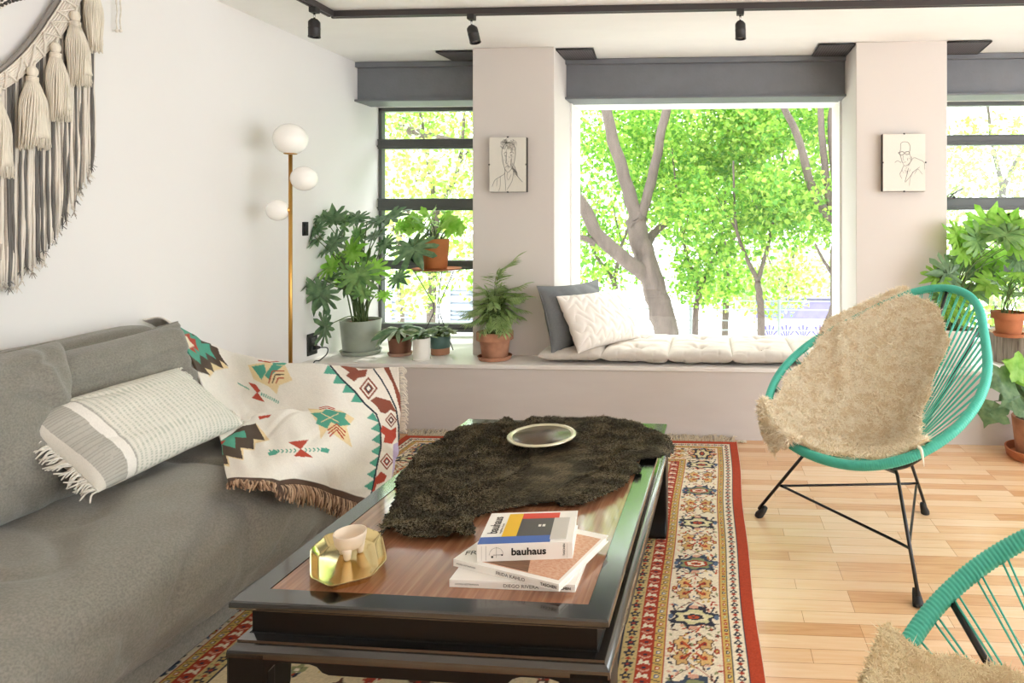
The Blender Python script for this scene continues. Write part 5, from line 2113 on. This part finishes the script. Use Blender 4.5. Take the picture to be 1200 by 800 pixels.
# ---- large split-leaf plant in the grey-green pot
def split_plant():
    b = onY(423, 400, 3.60)
    X, Y = b.x, 3.60
    t = thing('potted_plant', 'big split-leaf plant in a pale grey-green pot and saucer beside the brass lamp', 'potted plant', (X, Y, ZB), 0, 'plants on the window bench')
    pot(t, X, Y, ZB + .005, .094, .112, .192, mat('grey_green_glaze', '9aa294', .45, var=.1, vscale=20), rim=None, saucer=(.113, .018))
    leaves = [  # zoomed position x, y, tip angle (deg, screen, 0 = right, 90 = up), length, depth, colour, face
        (100, 175, 160, 95, 3.42, 0, 0), (175, 205, 190, 130, 3.46, 0, .6), (155, 150, 120, 100, 3.45, 0, .3), (285, 95, 100, 120, 3.52, 0, .2), (225, 95, 140, 110, 3.5, 0, .5),
        (330, 130, 60, 130, 3.50, 1, .4), (380, 100, 165, 150, 3.55, 0, .7), (480, 115, 175, 130, 3.6, 0, .6), (560, 90, 12, 170, 3.62, 0, .7), (600, 140, 10, 80, 3.66, 3, .3),
        (290, 215, 30, 130, 3.42, 0, .4), (530, 225, -40, 90, 3.62, 0, .3), (660, 255, -65, 185, 3.55, 0, -.1), (400, 180, 40, 120, 3.6, 1, .3),
        (375, 255, 35, 140, 3.50, 3, .1), (265, 325, 175, 130, 3.48, 3, .1), (400, 385, -80, 190, 3.34, 1, -.2), (465, 350, -70, 140, 3.52, 3, -.1),
        (212, 465, -110, 195, 3.36, 0, -.2), (95, 395, 185, 150, 3.42, 0, .7), (165, 385, 20, 130, 3.46, 0, .7), (235, 615, -155, 150, 3.36, 0, -.1), (590, 385, -30, 95, 3.60, 0, .4),
        (520, 465, -85, 70, 3.55, 3, 0), (330, 300, 120, 120, 3.60, 1, .1), (440, 300, 80, 120, 3.62, 1, .2), (420, 455, -95, 90, 3.42, 1, 0), (350, 420, -110, 110, 3.55, 0, 0),
        (245, 250, 200, 110, 3.52, 0, .5), (480, 180, 20, 120, 3.60, 0, .6), (330, 390, 100, 90, 3.6, 3, 0)]
    mats = {0: (LM_DARK, MB()), 1: (LM_MID, MB()), 3: (LM_BRIGHT, MB())}
    st = MB()
    rr = random.Random(2)
    for i, (zx, zy, ang, L, yy, c, face) in enumerate(leaves):
        p = onY(320 + zx / 4, 230 + zy / 4, yy)
        L = L / 4 * PXM(p.y) * .98
        a = R(ang)
        d = Vector((math.cos(a), rr.uniform(-.35, .1), math.sin(a)))
        if face > .45:
            n = Vector((rr.uniform(-.2, .2), -.45, 1))
        else:
            n = Vector((rr.uniform(-.25, .25), -1, .55 + face))
        bs = p - d.normalized() * L * .42
        if bs.x < XL + .03:
            bs.x = XL + .03
        add_leaf(mats[c][1], bs, d, n, L, 'split', droop=.28, fold=.18, wob=.12, W=1.25, seed=i * 1.7)
        s0 = Vector((X + rr.uniform(-.035, .035), Y + rr.uniform(-.03, .03), ZB + .175))
        petiole(st, s0, bs, r0=.0042, r1=.0024, n=10)
    for c, (m, mb) in mats.items():
        # keep every leaf clear of the wall
        mb.v = [(max(v[0], XL + .012), v[1], v[2]) for v in mb.v]
        obj('foliage', mb, m, t)
    obj('stems', st, M_STEM, t)


split_plant()


def cluster(name, label, X, Y, Z, mb_mat, leaves, kind, L, rr, spread, hmin, hmax, potfn, face=1.0, W=1.0, stems=True, mats2=None, droop=.3, group='plants on the window bench', rp=.02):
    t = thing(name, label, 'potted plant', (X, Y, Z), 0, group)
    potfn(t)
    mb, mb2, st = MB(), MB(), MB()
    for i in range(leaves):
        a = rr.uniform(0, 2 * PI)
        f = (i + .5) / leaves
        r = spread * math.sqrt(rr.uniform(.02, 1))
        h = hmin + (hmax - hmin) * (1 - (r / spread) ** 2 * .7) * rr.uniform(.6, 1)
        c = Vector((X + r * math.cos(a), Y + r * math.sin(a), Z + h))
        d = Vector((math.cos(a), math.sin(a), rr.uniform(-.5, .35)))
        n = Vector((rr.uniform(-.5, .5), rr.uniform(-1.0, .0), face))
        l = L * rr.uniform(.7, 1.2)
        add_leaf(mb if (mats2 is None or rr.random() < .6) else mb2, c, d, n, l, kind, droop=droop, fold=.15, wob=.1, W=W, seed=i)
        if stems:
            petiole(st, (X + rr.uniform(-rp, rp), Y + rr.uniform(-rp, rp), Z + hmin * .35), c, r0=.0022, r1=.0014, n=6)
    obj('foliage', mb, mb_mat, t)
    if mb2.v:
        obj('foliage', mb2, mats2, t)
    if stems:
        obj('stems', st, M_STEM, t)
    return t


rr = random.Random(31)
# bright lobed plant on the tripod stand
ps_ = onY(512, 315, 3.74)
PX, PY, PZ = ps_.x, 3.74, ps_.z
stand = thing('plant_stand', 'black wire hourglass plant stand with a round terracotta plate on top', 'plant stand', (PX, PY, ZB))
obj('plate', MB().lathe([(1e-6, PZ - .008), (.13, PZ - .006), (.145, PZ + .004), (.142, PZ + .006), (.125, PZ - .001), (1e-6, PZ - .001)], (PX, PY, 0), 48), M_TERRA, stand, ang=40)
obj('top_ring', MB().tube([(PX + .132 * math.cos(a), PY + .132 * math.sin(a), PZ - .011) for a in [2 * PI * i / 40 for i in range(40)]], .003, 6, closed=True), M_BLACK, stand)
for k in range(3):
    a = R(-20 + 120 * k)
    u = Vector((math.cos(a), math.sin(a), 0))
    c0 = Vector((PX, PY, 0))
    zs = [PZ - .010, ZB + .27, ZB + .22, ZB + .004]
    rs = [.128, .018, .018, .125]
    obj('leg', MB().tube([c0 + u * r + Vector((0, 0, z)) for r, z in zip(rs, zs)], .0028, 6), M_BLACK, stand)
cluster('potted_plant', 'bright green maple-leaved plant in an orange terracotta pot on the wire stand', PX - .008, PY, PZ, LM_BRIGHT, 46, 'maple', .085, rr, .14, .18, .36,
        lambda t: pot(t, PX - .008, PY, PZ + .001, .066, .079, .178, mat('orange_terracotta', 'bd7440', .75, var=.18, vscale=14)), face=.3, W=1.25, mats2=leaf_mat('leaf_lime', '9ad04f', 'bfe37c', tr=.55), droop=.35)

# small plants
def small(px, y, label, potfn, kind, n, L, spread, h0, h1, m, m2=None, face=.6, W=1.0, droop=.5):
    b = onY(px, 400, y)
    cluster('potted_plant', label, b.x, y, ZB, m, n, kind, L, rr, spread, h0, h1, lambda t: potfn(t, b.x, y), face=face, W=W, mats2=m2, droop=droop)


small(469, 3.57, 'small plant with arching pale-striped leaves in a squat brown pot and saucer',
      lambda t, x, y: pot(t, x, y, ZB + .005, .056, .066, .098, mat('brown_clay', '8a5c4a', .8, var=.15, vscale=20), saucer=(.068, .012), sm=mat('pink_clay', 'c49c88', .85)),
      'strap', 30, .13, .035, .12, .17, LM_GREY, LM_DARK, face=.9, W=1.15, droop=.8)
small(494, 3.46, 'small spiky dark-leaved plant in a plain white pot', lambda t, x, y: pot(t, x, y, ZB + .001, .044, .047, .118, mat('white_ceramic', 'e9e5dd', .4), saucer=(.052, .008)),
      'strap', 24, .085, .022, .12, .165, LM_SUC, LM_DARK, face=.6, W=1.1, droop=.1)


def teal_pot(t, x, y):
    pot(t, x, y, ZB + .001, .051, .053, .105, mat('bare_clay_base', 'a87a5e', .85))
    obj('glaze_band', MB().lathe([(.0522, ZB + .040), (.0545, ZB + .042), (.0552, ZB + .104), (.053, ZB + .107)], (x, y, 0), 48), mat('teal_glaze', '4f6f68', .4, var=.15, vscale=30), t)


small(516, 3.60, 'small pale bushy plant in a teal and clay two-tone pot', teal_pot, 'oval', 80, .034, .062, .11, .17, LM_SUC, LM_GREY, face=.7, droop=.3)

# parlour palm in weathered terracotta
def palm():
    b = onY(580, 400, 3.49)
    X, Y = b.x, 3.49
    t = thing('potted_plant', 'parlour palm in a weathered terracotta pot and saucer in front of the left pillar', 'potted plant', (X, Y, ZB), 0, 'plants on the window bench')
    pot(t, X, Y, ZB + .006, .068, .088, .150, M_OLDTERRA, rim=(.045, .012), saucer=(.094, .016))
    mb, st = MB(), MB()
    r_ = random.Random(14)
    fr = []
    fr.append((Vector((.105, .0, .40)), .30, .9))
    fr.append((Vector((.02, -.03, .32)), .24, .9))
    fr.append((Vector((.17, -.02, .20)), .25, .5))
    fr.append((Vector((.15, .03, .26)), .22, .5))
    for i in range(54):
        a = r_.uniform(0, 2 * PI)
        q = r_.uniform(.06, .19)
        fr.append((Vector((q * math.cos(a), q * math.sin(a) * .7, r_.uniform(.05, .30) - q * .25)), r_.uniform(.14, .20), r_.uniform(.2, .8)))
    for (tp, L, up) in fr:
        s0 = Vector((X + r_.uniform(-.035, .035), Y + r_.uniform(-.03, .03), ZB + .135))
        e = Vector((X, Y, ZB + .15)) + tp
        mid = s0.lerp(e, .5) + Vector((0, 0, .05 + .06 * up)) - Vector((tp.x, tp.y, 0)) * .28
        P = curve([s0, mid, e], 20)
        st.tube(P, [.002 - .0012 * i / 20 for i in range(21)], 5)
        nL = 11
        for j in range(nL):
            f = .42 + .58 * j / (nL - 1)
            k = min(int(f * 20), 19)
            p = P[k].lerp(P[k + 1], f * 20 - k)
            tg = (P[min(k + 1, 20)] - P[k]).normalized()
            sd = tg.cross(Vector((0, 0, 1)))
            sd = sd.normalized() if sd.length > 1e-4 else Vector((1, 0, 0))
            l = L * .42 * (1 - abs(f - .68) * 1.2) * r_.uniform(.85, 1.1)
            for sg in (-1, 1):
                d = tg * .8 + sd * sg + Vector((0, 0, -.15))
                add_leaf(mb, p, d, Vector((0, -.4, 1)), l, 'lance', droop=.35, fold=.2, W=.72)
        add_leaf(mb, P[20], P[20] - P[18], Vector((0, -.4, 1)), L * .3, 'lance', droop=.3, W=.9)
    mb.v = [(v[0], min(v[1], 3.592), v[2]) for v in mb.v]
    obj('foliage', mb, LM_PALM, t)
    obj('stems', st, M_STEM, t)


palm()

# ---- right-hand side: lush plant in a white pot behind the chair
def lush():
    b = onY(1113, 410, 3.52)
    X, Y = b.x, 3.52
    t = thing('potted_plant', 'lush split-leaf plant in a white pot behind the turquoise chair', 'potted plant', (X, Y, ZB), 0, 'plants by the right window')
    pot(t, X, Y, ZB + .001, .105, .128, .195, mat('white_planter', 'd9d2cb', .5), saucer=None)
    L3 = [(1140, 275, 100, 40), (1160, 262, 75, 42), (1180, 272, 50, 44), (1128, 290, 140, 36), (1110, 320, 175, 36), (1098, 325, 190, 30), (1150, 300, 30, 40), (1125, 305, 110, 34),
          (1175, 300, 10, 40), (1145, 320, 200, 34), (1120, 335, 210, 30), (1190, 285, 20, 40), (1135, 345, 250, 30), (1118, 350, 230, 26), (1150, 340, 300, 32), (1108, 365, 240, 24), (1130, 372, 280, 26), (1145, 280, 120, 38), (1165, 325, 330, 30), (1195, 305, 340, 36), (1120, 275, 130, 30), (1185, 260, 60, 36), (1100, 345, 200, 24), (1205, 275, 30, 40), (1210, 300, 0, 40)]
    mats = {0: (LM_MID, MB()), 1: (LM_BRIGHT, MB()), 2: (LM_DARK, MB())}
    st = MB()
    r_ = random.Random(77)
    for i, (x, y, ang, L) in enumerate(L3):
        p = onY(x, y, r_.uniform(3.48, 3.72) if x > 1118 else 3.45)
        L = L * PXM(3.55) * 1.15
        a = R(ang)
        d = Vector((math.cos(a), r_.uniform(-.4, .2), math.sin(a)))
        n = Vector((r_.uniform(-.4, .4), -1, r_.uniform(.3, 1.3)))
        bs = p - d.normalized() * L * .4
        add_leaf(mats[[1, 1, 0, 1, 2][i % 5]][1], bs, d, n, L, 'split' if i % 3 else 'splitwide', droop=.3, fold=.15, wob=.12, W=1.15, seed=i)
        petiole(st, (X + r_.uniform(-.05, .05), Y + r_.uniform(-.04, .04), ZB + .17), bs, r0=.004, r1=.0022)
    for c, (m, mb) in mats.items():
        mb.v = [(v[0], min(v[1], 3.592) if v[0] < 1.30 else v[1], v[2]) for v in mb.v]
        obj('foliage', mb, m, t)
    st.v = [(v[0], min(v[1], 3.592) if v[0] < 1.30 else v[1], v[2]) for v in st.v]
    obj('stems', st, M_STEM, t)


lush()
# wood stump and the pots on it
sc_ = onY(1216, 410, 3.62)
SX, SY = sc_.x, 3.62
stump = thing('wood_stump', 'weathered grey wood stump standing on the bench behind the turquoise chair', 'wood block', (SX, SY, ZB))
ZS = ZB + .155
pr = []
mb = MB()
for i in range(65):
    a = 2 * PI * i / 64
pts_ = []
for i in range(64):
    a = 2 * PI * i / 64
    r = .215 * (1 + .05 * nz(math.cos(a) * 2, math.sin(a) * 2, 4) + .02 * nz(math.cos(a) * 9, math.sin(a) * 9, 4))
    pts_.append((SX + r * math.cos(a) * 1.15, SY + r * math.sin(a) * .95))
obj('bark_side', MB().prism(pts_, ZB + .001, ZS - .004), wood_mat('grey_bark', '6c625a', '8f857b', 'aaa096', .9, scale=(14, 14, 1.2)), stump, smooth=False)
obj('cut_top', MB().prism([(SX + (x - SX) * .985, SY + (y - SY) * .985) for x, y in pts_], ZS - .005, ZS), wood_mat('cut_wood', 'a98662', 'c2a07a', 'd6b892', .8, scale=(6, 6, 6)), stump, smooth=False)


def tpot(px, y, z, r1, h, label, n, kind, L, spread, h0, h1, seed, m=LM_MID, m2=LM_BRIGHT, saucer=True, grp='plants by the right window', face=.4, W=1.1):
    b = onY(px, 400, y)
    r_ = random.Random(seed)
    return cluster('potted_plant', label, b.x, y, z, m, n, kind, L, r_, spread, h0, h1,
                   lambda t: pot(t, b.x, y, z + .005, r1 * .72, r1 * .90, h, M_TERRA, rim=(h * .28, r1 * .12), saucer=(r1 * .92, .014) if saucer else None),
                   face=face, W=W, mats2=m2, group=grp, droop=.35, rp=r1 * .5)


tpot(1182, 3.50, ZS, .084, .125, 'split-leaf plant in a terracotta pot standing on the wood stump', 13, 'splitwide', .15, .13, .20, .38, 5)
tpot(1224, 3.66, ZS, .08, .12, 'terracotta potted plant at the right edge of the photo, behind the other on the stump', 14, 'splitwide', .14, .15, .18, .36, 6)


def floor_plant():
    p = onZ(1216, 538, 0)
    X, Y = p.x, p.y + .02
    t = thing('potted_plant', 'trailing lobed-leaf plant in a clay pot on the floor at the right edge', 'potted plant', (X, Y, 0), 0, 'plants by the right window')
    pot(t, X, Y, .008, .085, .105, .19, M_OLDTERRA, rim=None)
    obj('saucer', MB().lathe([(1e-6, .001), (.12, .001), (.128, .008), (.135, .045), (.128, .047), (.118, .012), (1e-6, .008)], (X, Y, 0), 48), M_TERRA, t, ang=40)
    mb, mb2, st = MB(), MB(), MB()
    r_ = random.Random(8)
    for i, (x, y, ang, L, bright) in enumerate([(1160, 484, 250, 34, 0), (1175, 448, 190, 34, 0), (1190, 455, 300, 36, 0), (1198, 436, 60, 34, 1), (1185, 470, 200, 28, 0), (1206, 470, 320, 34, 0), (1192, 430, 150, 30, 1), (1215, 450, 20, 40, 0), (1225, 430, 60, 36, 1), (1210, 485, 260, 30, 0)]):
        q = onY(x, y, Y - .05 + r_.uniform(-.05, .05))
        L = L * PXM(3.05) * 1.1
        a = R(ang)
        d = Vector((math.cos(a), r_.uniform(-.3, 0), math.sin(a)))
        bs = q - d.normalized() * L * .4
        add_leaf(mb2 if bright else mb, bs, d, Vector((r_.uniform(-.3, .3), -1, .6)), L, 'maple', droop=.3, fold=.15, wob=.1, W=1.2, seed=i)
        petiole(st, (X + r_.uniform(-.03, .03), Y, .18), bs, r0=.0028, r1=.0018)
    obj('foliage', mb, LM_DARK, t)
    obj('foliage', mb2, LM_BRIGHT, t)
    obj('stems', st, M_STEM, t)


floor_plant()

# ------------------------------------------------------------------ outside: trees, hoarding, street
M_BARK = mat('tree_bark', '6b5e56', .9, var=.35, vscale=14, stretch=(1, 1, .35), bump=.8, bscale=30, bdist=.02)
M_BARK2 = mat('pale_bark', 'a3948a', .9, var=.25, vscale=14, stretch=(1, 1, .35))
TL1 = mat('tree_leaf_fresh', '93c247', .55, transl=.6)
TL2 = mat('tree_leaf_yellow', 'bbd765', .55, transl=.6)
TL3 = mat('tree_leaf_deep', '69a33c', .55, transl=.5)
TL4 = mat('tree_leaf_pale', 'c3cfa9', .6, transl=.5)
GZ = -1.6
struct('ground', MB().box(-14, 16, 4.9, 30, GZ - .1, GZ), mat('pale_paving', 'dcdad6', .9, var=.08, vscale=2), smooth=False)


def branch(mb, pts, r0, r1, seed=0, n=26):
    P = curve(pts, n)
    P = [p + Vector((nz(i * .35, seed), nz(i * .35, seed + 9), 0)) * r0 * .35 for i, p in enumerate(P)]
    mb.tube(P, [(r0 + (r1 - r0) * (i / n) ** .8) * (1 + .10 * nz(i * .6, seed + 3)) for i in range(n + 1)], 10)
    return P


def leafcloud(count, boxes, size, seed, hang=.3):
    """three lists of leaves filling ellipsoids (centre, radii)"""
    rg = random.Random(seed)
    out = [MB(), MB(), MB()]
    tot = sum(b[2] for b in boxes)
    for (c, r, wgt) in boxes:
        c = Vector(c)
        k = int(count * wgt / tot)
        for _ in range(k):
            # sprays: a few leaves around a twig point
            while True:
                q = Vector((rg.uniform(-1, 1), rg.uniform(-1, 1), rg.uniform(-1, 1)))
                if q.length < 1:
                    break
            p = c + Vector((q.x * r[0], q.y * r[1], q.z * r[2]))
            if nz(p.x * 1.5, p.y * 1.5, p.z * 1.5) < -.16:
                continue
            for _l in range(4):
                a = p + Vector((rg.gauss(0, 1), rg.gauss(0, 1), rg.gauss(0, 1))) * size * .8
                d = Vector((rg.gauss(0, 1), rg.gauss(0, 1), rg.gauss(-hang, .8))).normalized()
                s_ = d.orthogonal().normalized()
                s_ = (s_ * math.cos(rg.uniform(0, 6)) + d.cross(s_) * math.sin(rg.uniform(0, 6)))
                l = size * rg.uniform(.7, 1.3)
                w_ = l * .34
                m = out[min(int(rg.random() * 3), 2)]
                o = len(m.v)
                nn = d.cross(s_)
                b0 = a + d * l * .35
                b1 = a + d * l * .62
                m.v += [tuple(a), tuple(b0 + s_ * w_ + nn * w_ * .3), tuple(b1 + s_ * w_ * .8 + nn * w_ * .2), tuple(a + d * l), tuple(b1 - s_ * w_ * .8 + nn * w_ * .2), tuple(b0 - s_ * w_ + nn * w_ * .3)]
                m.f += [(o, o + 1, o + 2, o + 3), (o, o + 3, o + 4, o + 5)]
    return out


def tree(label, trunk_fn, boxes, count, size, seed, mats, group='trees outside the windows'):
    mb = MB()
    base = trunk_fn(mb)
    t = thing('tree', label, 'tree', tuple(base), 0, group)
    obj('trunk', mb, M_BARK, t)
    for m, cl in zip(mats, leafcloud(count, boxes, size, seed)):
        if cl.v:
            o = obj('foliage', cl, m, t, smooth=False)
    return t


def Q(px, py, y):
    return onY(px, py, y)


def big_tree(mb):
    y = 6.6
    root = Q(790, 480, y)
    root.z = GZ
    branch(mb, [root, Q(780, 400, y), Q(768, 340, y), Q(752, 290, y), Q(745, 258, y)], .15, .10, 1)
    branch(mb, [Q(746, 270, y), Q(742, 240, y), Q(726, 190, y), Q(711, 130, y), Q(700, 60, y + .1)], .085, .05, 2)
    branch(mb, [Q(746, 268, y), Q(757, 236, y), Q(770, 180, y), Q(784, 115, y), Q(800, 40, y - .1)], .06, .042, 3)
    branch(mb, [Q(760, 325, y), Q(735, 305, y - .2), Q(700, 275, y - .3), Q(672, 225, y - .4), Q(600, 180, y - .5), Q(520, 165, y - .6), Q(470, 150, y - .6)], .085, .04, 4)
    branch(mb, [Q(755, 290, y), Q(768, 272, y + .2), Q(785, 255, y + .3), Q(800, 225, y + .4)], .06, .02, 5)
    branch(mb, [Q(698, 285, y - .3), Q(680, 278, y - .35), Q(655, 282, y - .4)], .04, .015, 6)
    branch(mb, [Q(748, 262, y), Q(744, 255, y), Q(750, 262, y)], .115, .10, 6, 6)
    return root


tree('large tree with forked grey trunk outside the big window', big_tree,
     [(Q(700, 140, 7.7), (1.5, .8, .9), 2.2), (Q(800, 60, 7.7), (1.8, .8, .7), 2.0), (Q(770, 190, 7.6), (.9, .6, .6), 1), (Q(500, 130, 6.5), (1.0, .5, .3), .4)], 5600, .053, 41, (TL1, TL2, TL3))


def thin(px, y, seed, top=(0, 0), forks=2, r=.035, lean=0, knee=None):
    def fn(mb):
        root = Q(px, 450, y)
        root.z = GZ
        k = knee or 300
        mid = Q(px - lean * .5, k, y)
        branch(mb, [root, Q(px, 380, y), mid], r, r * .75, seed)
        rg = random.Random(seed)
        for j in range(forks):
            s_ = (-1) ** j
            e1 = Q(px - lean + s_ * rg.uniform(12, 28), k - rg.uniform(40, 70), y + rg.uniform(-.2, .2))
            e2 = Q(px - lean + s_ * rg.uniform(22, 50), k - rg.uniform(120, 190), y + rg.uniform(-.4, .4))
            branch(mb, [mid, e1, e2], r * .6, r * .2, seed + j)
            branch(mb, [e1, Q(px - lean + s_ * rg.uniform(-20, 60), k - 100, y)], r * .3, r * .08, seed + j + 4, 10)
        return root
    return fn


tree('slender tree with pale crossing stems in the middle of the big window', thin(892, 6.4, 11, r=.045, lean=8, knee=330), [(Q(880, 170, 7.1), (1.0, .5, .95), 2), (Q(850, 250, 6.6), (.7, .5, .5), .8)], 3500, .055, 42, (TL1, TL3, TL2))
tree('slender tree left of the middle stems, leaning left', thin(815, 6.9, 12, r=.04, lean=-10, knee=340), [(Q(830, 200, 7.2), (1.1, .7, .9), 2), (Q(830, 320, 7.0), (.5, .4, .35), .35)], 3600, .055, 43, (TL1, TL3, TL2))


def right_tree(mb):
    y = 5.9
    root = Q(985, 450, y)
    root.z = GZ
    branch(mb, [root, Q(985, 380, y), Q(983, 300, y), Q(986, 255, y), Q(978, 160, y), Q(985, 60, y)], .10, .05, 21)
    branch(mb, [Q(985, 262, y), Q(965, 245, y), Q(948, 210, y), Q(935, 160, y), Q(915, 120, y), Q(890, 80, y)], .055, .025, 22)
    branch(mb, [Q(975, 250, y), Q(967, 200, y), Q(962, 140, y), Q(958, 60, y)], .04, .025, 23)
    branch(mb, [Q(984, 340, y), Q(975, 365, y), Q(962, 395, y), Q(950, 420, y)], .035, .03, 24)
    branch(mb, [Q(984, 335, y), Q(965, 305, y), Q(955, 285, y)], .02, .01, 25)
    return root


tree('tree with slim upright limbs at the right side of the big window', right_tree, [(Q(955, 150, 6.6), (.9, .5, 1.0), 2), (Q(930, 240, 6.2), (.7, .5, .45), 1)], 3900, .052, 44, (TL1, TL2, TL3))
tree('slim dark-stemmed tree beside the big forked trunk', thin(722, 8.0, 31, r=.05, lean=5, knee=330), [(Q(710, 180, 8.3), (1.6, .8, 1.3), 2), (Q(700, 300, 8.2), (.8, .6, .5), .5)], 3200, .062, 45, (TL2, TL1, TL3))
tree('tree filling the background between the middle stems', thin(850, 9.2, 32, r=.06, lean=-5, knee=300), [(Q(860, 170, 9.6), (2.6, .8, 1.6), 3), (Q(880, 330, 9.2), (1.0, .5, .5), .5)], 4300, .07, 46, (TL2, TL1, TL4))
tree('leafy tree outside the left window', thin(505, 6.0, 33, r=.05, lean=-12, knee=250), [(Q(500, 215, 5.9), (.75, .5, .45), 1.1), (Q(485, 320, 5.7), (.35, .4, .40), .6), (Q(548, 285, 5.6), (.22, .3, .45), .5), (Q(452, 200, 6.3), (.25, .3, .8), .7), (Q(500, 140, 6.2), (.7, .5, .22), .8)], 1500, .052, 47, (TL1, TL2, TL4))
tree('pale distant tree outside the left window', thin(470, 9.5, 34, r=.06, lean=5, knee=280), [(Q(500, 210, 9.8), (1.6, .8, 1.2), 2)], 1800, .07, 48, (TL4, TL2, TL4))
tree('pale tree with bare upper branches outside the right window', thin(1165, 7.0, 35, r=.05, lean=-20, knee=220), [(Q(1160, 220, 7.2), (1.2, .7, .8), 2), (Q(1160, 330, 6.8), (.9, .6, .5), 1.2)], 3200, .055, 49, (TL4, TL2, TL1))
tree('blossom-pale bush behind the purple hoarding', thin(920, 12.5, 36, r=.05, lean=0, knee=340), [(Q(930, 330, 12.8), (1.6, .8, .8), 2)], 900, .11, 50, (TL4, TL4, TL2))

# purple painted hoarding with white and violet marks
h0, h1 = Q(893, 352, 10.5), Q(990, 352, 10.5)
hb = thing('painted_hoarding', 'low violet painted street wall with pale fan-shaped marks beyond the trees', 'street wall', (h0.x, 10.5, GZ))
ztop = Q(930, 353, 10.5).z
obj('panel', MB().box(h0.x - .1, h1.x + .6, 10.5, 10.6, GZ, ztop), mat('violet_paint', '8d86c9', .8, var=.15, vscale=6), hb, smooth=False)
obj('coping', MB().box(h0.x - .15, h1.x + .65, 10.46, 10.64, ztop, ztop + .05), mat('dark_coping', '5c5a78', .8), hb, smooth=False)
obj('white_band', MB().box(h0.x - .1, h1.x + .6, 10.49, 10.50, ztop - .95, ztop - .28), mat('pale_lilac', 'dcd8ee', .8), hb, smooth=False)
for k in range(6):
    cx = h0.x + .12 + .27 * k
    for j in range(5):
        a = R(40 + 25 * j)
        p, q = Vector((cx, 10.485, ztop - .62)), Vector((cx + .17 * math.cos(a), 10.485, ztop - .62 + .24 * math.sin(a)))
        n = Vector((-math.sin(a), 0, math.cos(a))) * .016
        obj('painted_stroke', MB().add([p - n * .3, p + n * .3, q + n, q - n, ], [(0, 1, 2, 3)]), mat('violet_stroke', '6a62a8', .8), hb, smooth=False, solid=.004)
# railing and pale building
rl = thing('street_railing', 'thin grey wire railing running along the street below the trees', 'railing', (0, 8.6, GZ))
for py in (352, 362, 375, 386):
    z = Q(800, py, 8.6).z
    obj('rail', MB().tube([(-5, 8.6, z), (4.5, 8.6, z)], .010, 6), mat('rail_grey', '9a9da2', .5), rl)
for k in range(9):
    obj('post', MB().tube([(-5 + 1.18 * k, 8.6, GZ), (-5 + 1.18 * k, 8.6, Q(800, 350, 8.6).z)], .022, 8), mat('rail_grey', '9a9da2', .5), rl)
a0, a1 = Q(530, 335, 13), Q(549, 335, 13)
bd = thing('building', 'pale building with grey louvred shutters seen through the left window', 'building', (a0.x, 13.2, GZ))
obj('wall', MB().box(a0.x - 3.2, a1.x + 1.0, 13.1, 13.6, GZ, Q(500, 318, 13).z), mat('building_render', 'dedddb', .9), bd, smooth=False)
for (x0, x1) in ((a0.x - .05, a1.x + .25), (a0.x - 1.3, a0.x - .75)):
    mb = MB()
    zt, zb = Q(540, 338, 13).z, Q(540, 378, 13).z
    k = 0
    z = zb
    while z < zt:
        mb.box(x0, x1, 13.02, 13.06, z, z + .05)
        z += .085
    f = obj('shutter', mb, mat('shutter_grey', '8f98a6', .7), bd, smooth=False)
    obj('shutter_frame', MB().box(x0 - .04, x0, 13.0, 13.1, zb, zt).box(x1, x1 + .04, 13.0, 13.1, zb, zt).box(x0, x1, 13.07, 13.1, zb, zt), mat('shutter_back', 'b4bac4', .7), f, smooth=False)

# ------------------------------------------------------------------ daylight
w = bpy.data.worlds.new('sky')
SC.world = w
w.use_nodes = True
bg = w.node_tree.nodes['Background']
bg.inputs['Color'].default_value = (.925, .965, 1.0, 1)
bg.inputs['Strength'].default_value = 2.6
sun = bpy.data.lights.new('sun', 'SUN')
sun.energy = 1.3
sun.angle = R(3)
sun.color = (1, .95, .86)
so = bpy.data.objects.new('sun', sun)
COL.objects.link(so)
so.rotation_euler = Vector((-.16, -.60, -.96)).to_track_quat('-Z', 'Y').to_euler()

vs = SC.view_settings
vs.view_transform = 'Standard'
vs.look = 'None'
vs.exposure = 1.3
vs.gamma = 1
vs.use_curve_mapping = False
SC.cycles.max_bounces = 10
SC.cycles.diffuse_bounces = 6
SC.cycles.transparent_max_bounces = 16
